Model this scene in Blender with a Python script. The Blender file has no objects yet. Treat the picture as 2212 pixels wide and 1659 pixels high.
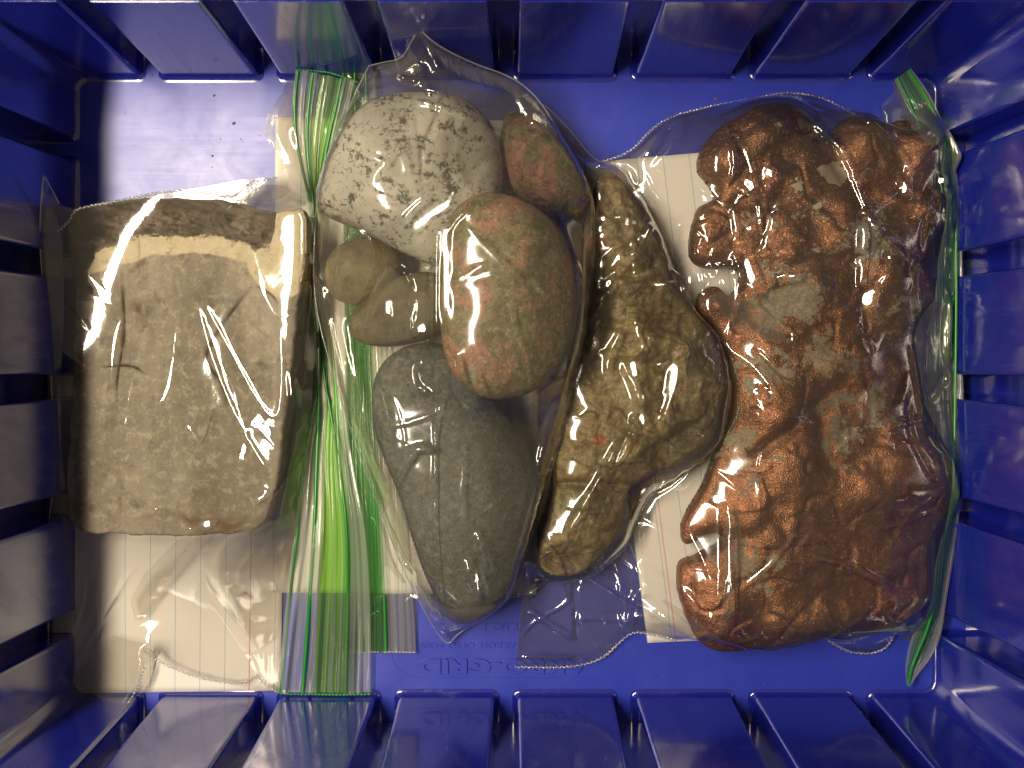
import bpy, bmesh, math, random
import numpy as np
from math import radians, pi

# ------------------------------------------------------------------ camera, light
# Lengths below are in "px" (one px = 0.124 mm on the bin floor); K turns them into metres.
K = 0.000124
CX, CY, H = 1117.0, 768.0, 1900.0        # point of the floor straight under the lens, lens height
scene = bpy.context.scene
COL = scene.collection

cam_d = bpy.data.cameras.new('camera')
cam = bpy.data.objects.new('camera', cam_d); COL.objects.link(cam)
cam.location = (0, 0, H * K)
cam_d.sensor_width = 36.0
cam_d.lens = 36.0 * H / 2212.0
cam_d.shift_x = -11.0 / 2212.0
cam_d.shift_y = -61.5 / 2212.0
cam_d.clip_start = 0.005; cam_d.clip_end = 50
cam_d.dof.use_dof = True
cam_d.dof.focus_distance = (H - 60) * K
cam_d.dof.aperture_fstop = 15
scene.camera = cam

world = bpy.data.worlds.new('World'); scene.world = world
world.use_nodes = True
bg = world.node_tree.nodes['Background']
bg.inputs[0].default_value = (1.0, 0.80, 0.58, 1); bg.inputs[1].default_value = 0.15

lamp_d = bpy.data.lights.new('strip_lamp', 'AREA'); lamp_d.shape = 'RECTANGLE'
lamp_d.size = 0.046; lamp_d.size_y = 0.34; lamp_d.energy = 3.5; lamp_d.color = (1.0, 0.85, 0.64)
lamp = bpy.data.objects.new('strip_lamp', lamp_d); COL.objects.link(lamp)
lamp.location = (-1960 * K, 480 * K, 3500 * K)
lamp.rotation_euler = (0, -radians(29), -radians(6))        # a tube lamp that runs along the short side of the bin

scene.view_settings.view_transform = 'Standard'
scene.view_settings.look = 'None'
scene.view_settings.exposure = 0.0
scene.view_settings.gamma = 1.0
scene.render.engine = 'CYCLES'
scene.cycles.max_bounces = 14; scene.cycles.transparent_max_bounces = 32
scene.cycles.diffuse_bounces = 4; scene.cycles.glossy_bounces = 4
scene.cycles.caustics_reflective = False; scene.cycles.caustics_refractive = False
scene.cycles.sample_clamp_indirect = 4.0

rng = np.random.RandomState(7)
# ------------------------------------------------------------------ helpers
def U(x, y, z=0.0):
    """photo position of a point at height z -> its place in the bin (px units)"""
    s = 1.0 - z / H
    return ((x - CX) * s, -(y - CY) * s)

def tag(o, label=None, cat=None, group=None, kind=None):
    if label: o['label'] = label
    if cat: o['category'] = cat
    if group: o['group'] = group
    if kind: o['kind'] = kind
    return o

def empty(name, x=0, y=0, z=0):
    o = bpy.data.objects.new(name, None); COL.objects.link(o)
    o.empty_display_size = 0.01
    o.location = (x * K, y * K, z * K)
    return o

def mesh(name, V, F, mat, parent=None, smooth=True, attrs=None):
    """V (n,3) px units, F list/array of faces -> one object"""
    me = bpy.data.meshes.new(name)
    V = np.asarray(V, dtype=np.float64) * K
    if parent is not None:
        V = V - np.array(parent.location)[None, :]
    if isinstance(F, np.ndarray):
        n, k = F.shape
        me.vertices.add(len(V)); me.vertices.foreach_set('co', V.ravel())
        me.loops.add(n * k); me.loops.foreach_set('vertex_index', F.ravel().astype(np.int32))
        me.polygons.add(n)
        me.polygons.foreach_set('loop_start', np.arange(0, n * k, k, dtype=np.int32))
        me.polygons.foreach_set('loop_total', np.full(n, k, dtype=np.int32))
        me.update(calc_edges=True)
    else:
        me.from_pydata([tuple(v) for v in V], [], F)
        me.update()
    me.validate()
    me.polygons.foreach_set('use_smooth', np.full(len(me.polygons), smooth))
    if attrs:
        for an, av in attrs.items():
            a = me.attributes.new(an, 'FLOAT', 'POINT')
            a.data.foreach_set('value', np.asarray(av, dtype=np.float32).ravel())
    if mat: me.materials.append(mat)
    o = bpy.data.objects.new(name, me); COL.objects.link(o)
    if parent is not None: o.parent = parent
    return o

def chaikin(P, n=2, closed=True):
    P = np.asarray(P, float)
    for _ in range(n):
        Q = np.roll(P, -1, 0) if closed else P[1:]
        A = P if closed else P[:-1]
        a = .75 * A + .25 * Q; b = .25 * A + .75 * Q
        R = np.empty((2 * len(a), P.shape[1])); R[0::2] = a; R[1::2] = b
        if not closed: R = np.vstack([P[:1], R, P[-1:]])
        P = R
    return P

def resample(P, step, closed=False):
    P = np.asarray(P, float)
    if closed: P = np.vstack([P, P[:1]])
    d = np.r_[0, np.cumsum(np.linalg.norm(np.diff(P[:, :2], axis=0), axis=1))]
    n = max(2, int(d[-1] / step) + 1)
    t = np.linspace(0, d[-1], n)
    if closed: t = t[:-1]
    return np.stack([np.interp(t, d, P[:, k]) for k in range(P.shape[1])], 1)

def vnoise(X, Y, scale, seed):
    """smooth value noise in -1..1"""
    r = np.random.RandomState(seed)
    L = r.uniform(-1, 1, (128, 128))
    u = X / scale + 50.3 + seed * 1.37; v = Y / scale + 47.1 + seed * 2.11
    iu = np.floor(u).astype(int); iv = np.floor(v).astype(int)
    fu = u - iu; fv = v - iv
    fu = fu * fu * (3 - 2 * fu); fv = fv * fv * (3 - 2 * fv)
    g = lambda a, b: L[a % 128, b % 128]
    return (g(iu, iv) * (1 - fu) * (1 - fv) + g(iu + 1, iv) * fu * (1 - fv)
            + g(iu, iv + 1) * (1 - fu) * fv + g(iu + 1, iv + 1) * fu * fv)

def fbm(X, Y, scale, seed, octs=4, gain=.5):
    s = 0; a = 1.0; t = 0
    for k in range(octs):
        s = s + a * vnoise(X, Y, scale / 2 ** k, seed + 13 * k); t += a; a *= gain
    return s / t * 1.6

def polydist(X, Y, P, closed=True):
    """distance to a polyline, parameter 0..1 along it, nearest point, z there"""
    P = np.asarray(P, float)
    A = P; B = np.roll(P, -1, 0)
    if not closed: A = P[:-1]; B = P[1:]
    L = np.linalg.norm((B - A)[:, :2], axis=1); cum = np.r_[0, np.cumsum(L)]; tot = cum[-1] + 1e-9
    x = X.ravel(); y = Y.ravel()
    best = np.full(x.shape, 1e18); par = np.zeros_like(best)
    nx = np.zeros_like(best); ny = np.zeros_like(best); nz = np.zeros_like(best)
    hasz = P.shape[1] > 2
    for i in range(len(A)):
        ax, ay = A[i, :2]; bx, by = B[i, :2]
        dx, dy = bx - ax, by - ay; q = dx * dx + dy * dy + 1e-12
        t = np.clip(((x - ax) * dx + (y - ay) * dy) / q, 0, 1)
        px = ax + t * dx; py = ay + t * dy
        d = (x - px) ** 2 + (y - py) ** 2
        m = d < best
        best[m] = d[m]; par[m] = (cum[i] + t[m] * L[i]) / tot
        nx[m] = px[m]; ny[m] = py[m]
        if hasz: nz[m] = A[i, 2] + t[m] * (B[i, 2] - A[i, 2])
    sh = X.shape
    return np.sqrt(best).reshape(sh), par.reshape(sh), nx.reshape(sh), ny.reshape(sh), nz.reshape(sh)

def inside(X, Y, P):
    r = np.zeros(X.shape, bool); n = len(P)
    for i in range(n):
        x1, y1 = P[i][:2]; x2, y2 = P[(i + 1) % n][:2]
        if y1 == y2: continue
        c = ((y1 > Y) != (y2 > Y)) & (X < (x2 - x1) * (Y - y1) / (y2 - y1) + x1)
        r ^= c
    return r

def grid(P, g, pad=2):
    P = np.asarray(P)
    x0 = math.floor(P[:, 0].min() / g - pad) * g; x1 = math.ceil(P[:, 0].max() / g + pad) * g
    y0 = math.floor(P[:, 1].min() / g - pad) * g; y1 = math.ceil(P[:, 1].max() / g + pad) * g
    xs = np.arange(x0, x1 + g / 2, g); ys = np.arange(y0, y1 + g / 2, g)
    return np.meshgrid(xs, ys, indexing='ij')

# height maps of everything laid down so far (px units, 4 px cells)
HG = 4.0
HX, HY = np.meshgrid(np.arange(-1100, 1101, HG), np.arange(-900, 801, HG), indexing='ij')
def newmap(v=0.0): return np.full(HX.shape, float(v))
def sample(M, X, Y):
    u = np.clip((X + 1100) / HG, 0, M.shape[0] - 1.001); v = np.clip((Y + 900) / HG, 0, M.shape[1] - 1.001)
    i = u.astype(int); j = v.astype(int); a = u - i; b = v - j
    return (M[i, j] * (1 - a) * (1 - b) + M[i + 1, j] * a * (1 - b) + M[i, j + 1] * (1 - a) * b + M[i + 1, j + 1] * a * b)

def box(S, k):
    for ax in (0, 1):
        c = np.cumsum(np.pad(S, [(k + 1, k) if a == ax else (0, 0) for a in (0, 1)], mode='edge'), axis=ax)
        n = S.shape[ax]
        S = (np.take(c, np.arange(2 * k + 1, 2 * k + 1 + n), axis=ax) - np.take(c, np.arange(0, n), axis=ax)) / (2 * k + 1)
    return S
def hull(M, k=4, kb=3):
    A = M.copy()
    for ax in (0, 1):
        B = A.copy()
        for s_ in range(-k, k + 1): B = np.maximum(B, np.roll(A, s_, ax))
        A = B
    A = box(box(A, kb), kb)
    return np.maximum(A, M)

def sor(Z, free, lo=None, hi=None, iters=500, w=1.9, rhs=0.0):
    I, J = np.indices(Z.shape); red = ((I + J) % 2 == 0)
    for it in range(iters):
        for c in (red, ~red):
            N = np.zeros_like(Z)
            N[1:-1, 1:-1] = .25 * (Z[2:, 1:-1] + Z[:-2, 1:-1] + Z[1:-1, 2:] + Z[1:-1, :-2]) + rhs
            m = free & c
            Zn = Z + w * (N - Z)
            if hi is not None: Zn = np.minimum(Zn, hi)
            if lo is not None: Zn = np.maximum(Zn, lo)
            Z = np.where(m, Zn, Z)
    return Z

# ---- solid stones
def stone(name, outline, zmid, ttop, tbot, mat, g=3.0, power=.5, R=None, relief=None, tilt=(0, 0),
          attrs=None, smooth_n=2, jag=0, seed=1, parent=None, top_map=None, bot_map=None):
    """outline traced in the photo at height zmid -> closed body with a domed top and bottom"""
    P = np.array([U(x, y, zmid) for x, y in outline])
    for _ in range(3):                      # a tilted stone: each point of the outline at its own height
        c_ = (P.min(0) + P.max(0)) / 2
        P = np.array([U(x, y, zmid + tilt[0] * (p[0] - c_[0]) + tilt[1] * (p[1] - c_[1])) for (x, y), p in zip(outline, P)])
    P = chaikin(P, smooth_n)
    P = resample(P, 6, True)
    if jag:
        n = np.roll(P, -1, 0) - np.roll(P, 1, 0); n = np.stack([-n[:, 1], n[:, 0]], 1); n /= np.linalg.norm(n, axis=1)[:, None] + 1e-9
        P = P + n * (jag * fbm(P[:, 0], P[:, 1], 45, seed + 5, 4, .65))[:, None]
    X, Y = grid(P, g)
    ins = inside(X, Y, P)
    d, par, nx, ny, _ = polydist(X, Y, P)
    sd = np.where(ins, d, -d)
    if R is None:
        u = sor(np.zeros_like(X), sd > 0, iters=420, w=1.965, rhs=1.0)
        prof = (np.maximum(u, 0) / u.max()) ** power
    else:
        q = np.clip(sd / R, 0, 1); prof = (1 - (1 - q) ** 2.2) ** .5
    cx, cy = P[:, 0].mean(), P[:, 1].mean()
    edge = np.clip(sd / 30.0, 0, 1)
    pl = (tilt[0] * (X - cx) + tilt[1] * (Y - cy))
    Zt = zmid + ttop * prof + pl
    if relief is not None: Zt = Zt + relief(X, Y, sd) * edge
    Zt = np.maximum(Zt, 6)
    Zb = np.maximum(zmid - tbot * prof + pl, 4.0)
    Ze = np.maximum(zmid + pl, 5)
    keep = sd > -.75 * g
    snap = keep & (sd <= .4 * g)
    Xs = np.where(snap, nx, X); Ys = np.where(snap, ny, Y)
    cell = keep[:-1, :-1] & keep[1:, :-1] & keep[1:, 1:] & keep[:-1, 1:]
    cell &= ~(snap[:-1, :-1] & snap[1:, :-1] & snap[1:, 1:] & snap[:-1, 1:])
    used = np.zeros(X.shape, bool)
    for a, b in ((0, 0), (1, 0), (1, 1), (0, 1)):
        used[a:a + cell.shape[0], b:b + cell.shape[1]] |= cell
    idt = np.full(X.shape, -1); idt[used] = np.arange(used.sum())
    inner = used & ~snap
    idb = idt.copy(); idb[inner] = used.sum() + np.arange(inner.sum())
    Zt = np.where(snap, Ze, Zt)
    V = np.vstack([np.stack([Xs[used], Ys[used], Zt[used]], 1), np.stack([X[inner], Y[inner], Zb[inner]], 1)])
    def faces(ids, flip):
        a = ids[:-1, :-1][cell]; b = ids[1:, :-1][cell]; c = ids[1:, 1:][cell]; e = ids[:-1, 1:][cell]
        return np.stack([a, e, c, b] if flip else [a, b, c, e], 1)
    F = np.vstack([faces(idt, False), faces(idb, True)])
    at = {}
    if attrs:
        for k, fn in attrs.items():
            A = fn(X, Y, sd); at[k] = np.r_[A[used], A[inner]]
    o = mesh(name, V, F, mat, parent, True, at)
    m = inside(HX, HY, P)
    # rasterise onto the shared height map
    fi = (HX - X[0, 0]) / g; fj = (HY - Y[0, 0]) / g
    ii = np.clip(np.round(fi).astype(int), 0, X.shape[0] - 1); jj = np.clip(np.round(fj).astype(int), 0, X.shape[1] - 1)
    tz = np.where(m, Zt[ii, jj], 0); bz = np.where(m, Zb[ii, jj], 1e4)
    if top_map is not None: np.maximum(top_map, tz, out=top_map)
    if bot_map is not None: np.minimum(bot_map, bz, out=bot_map)
    return o

def line_mask(X, Y, pts, z, w, taper=True):
    """gaussian band round a polyline traced in the photo"""
    P = chaikin([U(x, y, z) for x, y in pts], 2, False)
    d, par, *_ = polydist(X, Y, P, False)
    return d, par

# ------------------------------------------------------------------ materials
class N:
    def __init__(s, name):
        s.m = bpy.data.materials.new(name); s.m.use_nodes = True
        s.t = s.m.node_tree; s.t.nodes.clear(); s.out = s.t.nodes.new('ShaderNodeOutputMaterial')
    def n(s, typ, **kw):
        nd = s.t.nodes.new('ShaderNode' + typ)
        ins = kw.pop('ins', {})
        for k, v in kw.items(): setattr(nd, k, v)
        for k, v in ins.items(): s.put(nd.inputs[k], v)
        return nd
    def put(s, sock, v):
        if isinstance(v, bpy.types.Node): s.t.links.new(v.outputs[0], sock)
        elif isinstance(v, bpy.types.NodeSocket): s.t.links.new(v, sock)
        elif isinstance(v, (tuple, list)) and len(v) == 3 and len(sock.default_value) == 4: sock.default_value = (*v, 1)
        else: sock.default_value = v
    def co(s): return s.n('TexCoord').outputs['Object']
    def noise(s, scale, detail=4, rough=.55, dist=0, vec=None, sc3=None):
        v = vec or s.co()
        if sc3: v = s.n('VectorMath', operation='MULTIPLY', ins={0: v, 1: sc3}).outputs[0]
        nd = s.n('TexNoise', ins={'Vector': v, 'Scale': scale, 'Detail': detail, 'Roughness': rough, 'Distortion': dist})
        return nd.outputs[0]
    def ramp(s, f, stops, interp='LINEAR'):
        r = s.n('ValToRGB', ins={0: f}); cr = r.color_ramp; cr.interpolation = interp
        while len(cr.elements) < len(stops): cr.elements.new(.5)
        for e, (p, c) in zip(cr.elements, stops):
            e.position = p; e.color = (*c, 1) if isinstance(c, (tuple, list)) else (c, c, c, 1)
        return r.outputs[0]
    def mix(s, f, a, b, mode='MIX'):
        nd = s.n('Mix', data_type='RGBA', blend_type=mode)
        s.put(nd.inputs[0], f); s.put(nd.inputs[6], a); s.put(nd.inputs[7], b); return nd.outputs[2]
    def math(s, op, a, b=0.0, c=0.0, clamp=False):
        nd = s.n('Math', operation=op, use_clamp=clamp); s.put(nd.inputs[0], a); s.put(nd.inputs[1], b); s.put(nd.inputs[2], c); return nd.outputs[0]
    def attr(s, name): return s.n('Attribute', attribute_name=name).outputs['Fac']
    def bump(s, h, dist, strength=1.0, nrm=None):
        nd = s.n('Bump', ins={'Height': h, 'Distance': dist, 'Strength': strength})
        if nrm is not None: s.t.links.new(nrm, nd.inputs['Normal'])
        return nd.outputs[0]
    def bsdf(s, **kw):
        p = s.n('BsdfPrincipled')
        for k, v in kw.items(): s.put(p.inputs[k.replace('_', ' ')], v)
        s.t.links.new(p.outputs[0], s.out.inputs[0]); return p

def mat_blue(name='blue_moulded_plastic', scratch=True, rough=.26):
    m = N(name)
    c = m.mix(m.noise(60, 3), (.015, .034, .41), (.022, .045, .50))
    if scratch:
        s1 = m.noise(700, 3, .7, sc3=(.05, 2.4, 1)); s2 = m.noise(70, 5, .65, .6)
        r = m.math('ADD', m.math('MULTIPLY', s1, .08), m.math('MULTIPLY', s2, .26))
        r = m.math('ADD', r, rough - .01)
        nrm = m.bump(s1, .00002, .35)
        # little scuffs and dirt spots
        sp = m.ramp(m.noise(420, 2, .5), [(.755, 0), (.79, 1)])
        c = m.mix(m.math('MULTIPLY', sp, .6), c, (.012, .012, .06))
        m.bsdf(Base_Color=c, Roughness=r, Normal=nrm, IOR=1.7, Specular_IOR_Level=.66)
    else:
        s1 = m.ramp(m.noise(420, 3, .65, sc3=(1, 1, .05)), [(.48, 0), (.72, 1)]); s2 = m.noise(40, 4, .6)
        r = m.math('ADD', m.math('MULTIPLY', s2, .14), m.math('ADD', m.math('MULTIPLY', s1, .16), rough - .12))
        nrm = m.bump(s2, .0006, .12)
        c = m.mix(m.noise(60, 3), (.007, .014, .27), (.011, .021, .35))
        m.bsdf(Base_Color=c, Roughness=r, Normal=nrm, IOR=1.7, Specular_IOR_Level=.7, Coat_Weight=.9, Coat_Roughness=.10, Coat_IOR=1.7)
    return m.m
M_FLOOR = mat_blue('blue_floor_plastic', True, .24)
M_WALL = mat_blue('blue_wall_plastic', False, .22)

def mat_film(name, haze=.035, tint=(.965, .957, .94), rough=.11, gain=2.3, hz=(.75, .72, .62)):
    m = N(name)
    n1 = m.noise(110, 3, .5, .4)
    nrm = m.bump(n1, .0004, .16)
    fr = m.n('Fresnel', ins={'IOR': 1.5}); m.t.links.new(nrm, fr.inputs['Normal'])
    f = m.math('MULTIPLY', fr.outputs[0], gain, clamp=True)
    f = m.math('MINIMUM', f, .62)
    tr = m.n('BsdfTransparent', ins={0: tint})
    gl = m.n('BsdfAnisotropic', ins={'Color': (1, 1, 1), 'Roughness': rough}); m.t.links.new(nrm, gl.inputs['Normal'])
    mx = m.n('MixShader', ins={0: f, 1: tr, 2: gl})
    df = m.n('BsdfDiffuse', ins={0: hz}); tl = m.n('BsdfTranslucent', ins={0: hz})
    dd = m.n('MixShader', ins={0: .5, 1: df, 2: tl})
    hf = m.math('MULTIPLY', m.ramp(m.noise(30, 3), [(.3, .5), (.7, 1.4)]), haze)
    ms = m.n('MixShader', ins={0: hf, 1: mx, 2: dd})
    m.t.links.new(ms.outputs[0], m.out.inputs[0]); return m.m
M_FILM = mat_film('clear_bag_film', rough=.09)
M_FILM0 = mat_film('taut_bag_film', rough=.06)
M_FILM2 = mat_film('cloudy_bag_film', haze=.065, tint=(.95, .94, .90), hz=(.62, .58, .46))
M_SEAM = mat_film('heat_sealed_seam', haze=.36, hz=(.85, .85, .85), rough=.12, gain=3.0)

def mat_zip(name, stops, haze=.25):
    m = N(name)
    u = m.attr('across')
    c = m.ramp(u, stops)
    tr = m.n('BsdfTransparent', ins={0: c})
    df = m.n('BsdfDiffuse', ins={0: c}); tl = m.n('BsdfTranslucent', ins={0: c})
    dd = m.n('MixShader', ins={0: .55, 1: df, 2: tl})
    nrm = m.bump(m.noise(300, 3, .6, sc3=(3, .3, 1)), .0002, .4)
    gl = m.n('BsdfAnisotropic', ins={'Color': (1, 1, 1), 'Roughness': .12}); m.t.links.new(nrm, gl.inputs['Normal'])
    fr = m.n('Fresnel', ins={'IOR': 1.5}); m.t.links.new(nrm, fr.inputs['Normal'])
    mx = m.n('MixShader', ins={0: haze, 1: tr, 2: dd})
    ms = m.n('MixShader', ins={0: m.math('MINIMUM', m.math('MULTIPLY', fr.outputs[0], 1.6), .5), 1: mx, 2: gl})
    m.t.links.new(ms.outputs[0], m.out.inputs[0]); return m.m
CL = (.93, .95, .90); DG = (.02, .30, .03); YG = (.42, .80, .16); MG = (.30, .66, .28)
M_ZIP = mat_zip('green_zip_plastic', [(0, CL), (.30, CL), (.33, (.7, .9, .6)), (.35, CL), (.37, CL), (.40, YG), (.49, YG), (.50, CL), (.515, YG), (.56, (.55, .88, .3)), (.575, CL), (.59, YG), (.63, YG), (.64, MG), (.655, CL), (.67, YG), (.72, MG), (.76, (.55, .82, .45)), (.80, CL), (.835, (.5, .75, .5)), (.845, CL), (1, CL)], .33)
M_ZIPR = mat_zip('dull_green_zip_plastic', [(0, (.7, .82, .7)), (.12, (.42, .66, .44)), (.35, (.24, .55, .30)), (.6, (.16, .46, .22)), (.72, (.5, .7, .5)), (.8, CL), (1, CL)], .32)
M_ZIPS = mat_zip('short_zip_plastic', [(0, (.2, .5, .2)), (.1, (.35, .7, .3)), (.3, MG), (.5, (.2, .6, .2)), (.58, CL), (1, CL)], .25)
def mat_track():
    m = N('dark_green_zip_track'); m.bsdf(Base_Color=(.012, .23, .02), Roughness=.25, Specular_IOR_Level=.7, Transmission_Weight=.0); return m.m
M_TRACK = mat_track()

def mat_paper(name):
    m = N(name)
    x = m.attr('across')          # px from the left edge of the slip
    base = m.mix(m.noise(50, 4), (.76, .725, .67), (.82, .79, .73))
    w = m.noise(120, 2)
    xx = m.math('ADD', x, m.math('MULTIPLY', w, 1.2))
    fr = m.math('FRACT', m.math('DIVIDE', xx, 56.5))
    ln = m.math('LESS_THAN', fr, .036)
    c = m.mix(m.math('MULTIPLY', ln, .62), base, (.20, .42, .52))
    red = m.math('LESS_THAN', m.math('ABSOLUTE', m.math('SUBTRACT', x, m.attr('margin'))), 1.3)
    c = m.mix(m.math('MULTIPLY', red, .6), c, (.70, .12, .14))
    sp = m.ramp(m.noise(700, 2), [(.74, 0), (.77, 1)])
    c = m.mix(m.math('MULTIPLY', sp, .35), c, (.25, .18, .1))
    nrm = m.bump(m.noise(900, 3), .00002, .5)
    m.bsdf(Base_Color=c, Roughness=.85, Normal=nrm, Specular_IOR_Level=.2); return m.m
M_PAPER = mat_paper('lined_card')

def mat_granite():
    m = N('speckled_granite')
    base = m.mix(m.ramp(m.noise(70, 4), [(.35, 0), (.65, 1)]), (.40, .40, .37), (.55, .545, .495))
    base = m.mix(m.ramp(m.noise(300, 3), [(.4, 0), (.7, .45)]), base, (.42, .38, .30))
    a = m.noise(640, 7, .84, .3); b = m.noise(160, 2, .5, .3)
    f = m.math('ADD', m.math('MULTIPLY', a, .78), m.math('MULTIPLY', b, .22))
    dk = m.ramp(f, [(.530, 0), (.562, 1)])
    c = m.mix(m.math('MULTIPLY', dk, .93), base, (.045, .042, .035))
    s = m.ramp(m.noise(900, 2, .5), [(.66, 0), (.72, .7)])
    c = m.mix(s, c, (.10, .09, .07))
    nrm = m.bump(m.noise(500, 4), .00035, .5, m.bump(m.noise(90, 3), .001, .35))
    m.bsdf(Base_Color=c, Roughness=.62, Normal=nrm, Specular_IOR_Level=.3); return m.m
def mat_pink(name, seed, bias=0.0):
    m = N(name)
    co = m.n('VectorMath', operation='ADD', ins={0: m.co(), 1: (seed, seed * .7, 0)}).outputs[0]
    a = m.noise(62, 7, .75, .6, vec=co); b = m.noise(240, 5, .7, .4, vec=co); f = m.noise(800, 4, .65, vec=co)
    c = m.mix(m.ramp(b, [(.35, 0), (.65, 1)]), (.115, .115, .055), (.25, .225, .125))
    c = m.mix(m.ramp(a, [(.485 - bias, 0), (.55 - bias, .78)]), c, (.40, .185, .140))
    c = m.mix(m.ramp(m.noise(80, 5, .7, 1.5, vec=co), [(.60, 0), (.66, .8)]), c, (.06, .06, .03))
    c = m.mix(m.ramp(m.noise(520, 6, .85, vec=co), [(.38, .8), (.5, 0)]), c, (.07, .055, .035))
    c = m.mix(m.ramp(m.noise(700, 5, .8, vec=co), [(.54, 0), (.66, .6)]), c, (.50, .44, .32))
    nrm = m.bump(f, .0005, .9, m.bump(b, .0012, .5))
    m.bsdf(Base_Color=c, Roughness=.5, Normal=nrm, Specular_IOR_Level=.35); return m.m
def mat_pebble(name, c0, c1, c2, sc=200, rough=.6):
    m = N(name)
    f = m.noise(sc, 6, .75, .4); b = m.noise(38, 4, .6)
    c = m.mix(m.ramp(b, [(.35, 0), (.65, 1)]), c0, c1)
    c = m.mix(m.ramp(f, [(.50, 0), (.68, .8)]), c, c2)
    c = m.mix(m.ramp(m.noise(sc * 1.4, 5, .8), [(.32, .7), (.48, 0)]), c, tuple(v * .3 for v in c0))
    vn = m.math('ABSOLUTE', m.math('SUBTRACT', m.noise(sc * .45, 6, .7, 1.0), .5))
    c = m.mix(m.ramp(vn, [(.0, .40), (.03, 0)]), c, c2)
    nrm = m.bump(f, .0006, .9)
    m.bsdf(Base_Color=c, Roughness=rough, Normal=nrm, Specular_IOR_Level=.35); return m.m
M_GRAN = mat_granite(); M_PINK = mat_pink('green_and_pink_stone', 0.0, -.02); M_PINK2 = mat_pink('pinkish_stone', 1.3, -.005)
M_GREY = mat_pebble('grey_green_stone', (.078, .092, .088), (.130, .144, .134), (.27, .27, .215), 520)
M_OLIVE = mat_pebble('olive_stone', (.20, .17, .085), (.26, .225, .125), (.38, .32, .17), 420, .5)
M_DARKO = mat_pebble('dark_olive_stone', (.13, .12, .075), (.19, .17, .10), (.26, .22, .12), 420, .5)

def mat_brown():
    m = N('yellow_brown_rock')
    a = m.noise(45, 5, .65, .8); b = m.noise(160, 5, .7, .5); f = m.noise(600, 4, .6)
    c = m.mix(m.ramp(a, [(.3, 0), (.7, 1)]), (.11, .076, .026), (.26, .195, .075))
    pale = m.attr('pale')
    c = m.mix(m.math('MULTIPLY', m.ramp(m.math('ADD', pale, m.math('MULTIPLY', b, .8)), [(.75, 0), (.95, 1)]), .8), c, (.34, .32, .17))
    cracks = m.n('TexVoronoi', feature='DISTANCE_TO_EDGE', ins={'Vector': m.n('VectorMath', operation='ADD', ins={0: m.co(), 1: m.n('VectorMath', operation='SCALE', ins={0: m.n('TexNoise', ins={'Vector': m.co(), 'Scale': 60.0}).outputs['Color'], 'Scale': .012}).outputs[0]}).outputs[0], 'Scale': 95.0})
    ck = m.math('MULTIPLY', m.ramp(cracks.outputs[0], [(.0, 1), (.06, 0)]), m.ramp(m.noise(50, 3), [(.50, 0), (.62, 1)]))
    ckm = m.math('MULTIPLY', ck, m.ramp(m.noise(35, 3), [(.42, 0), (.6, .9)]))
    c = m.mix(ckm, c, (.035, .022, .008))
    c = m.mix(m.ramp(m.noise(210, 7, .85, .4), [(.38, .7), (.50, 0)]), c, (.055, .037, .013))
    c = m.mix(m.ramp(m.noise(420, 6, .8), [(.53, 0), (.66, .6)]), c, (.42, .37, .20))
    cu = m.math('MULTIPLY', m.attr('copper'), m.ramp(b, [(.45, 0), (.55, 1)]))
    c = m.mix(cu, c, (.40, .10, .04))
    gr = m.math('MULTIPLY', m.attr('green'), m.ramp(b, [(.35, 0), (.6, .9)]))
    c = m.mix(gr, c, (.045, .10, .03))
    nrm = m.bump(b, .0016, .7, m.bump(ck, -.0006, .5)); nrm = m.bump(f, .0005, .9, nrm)
    m.bsdf(Base_Color=c, Roughness=m.ramp(b, [(.3, .30), (.7, .50)]), Normal=nrm, Specular_IOR_Level=.5); return m.m
M_BROWN = mat_brown()

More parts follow.
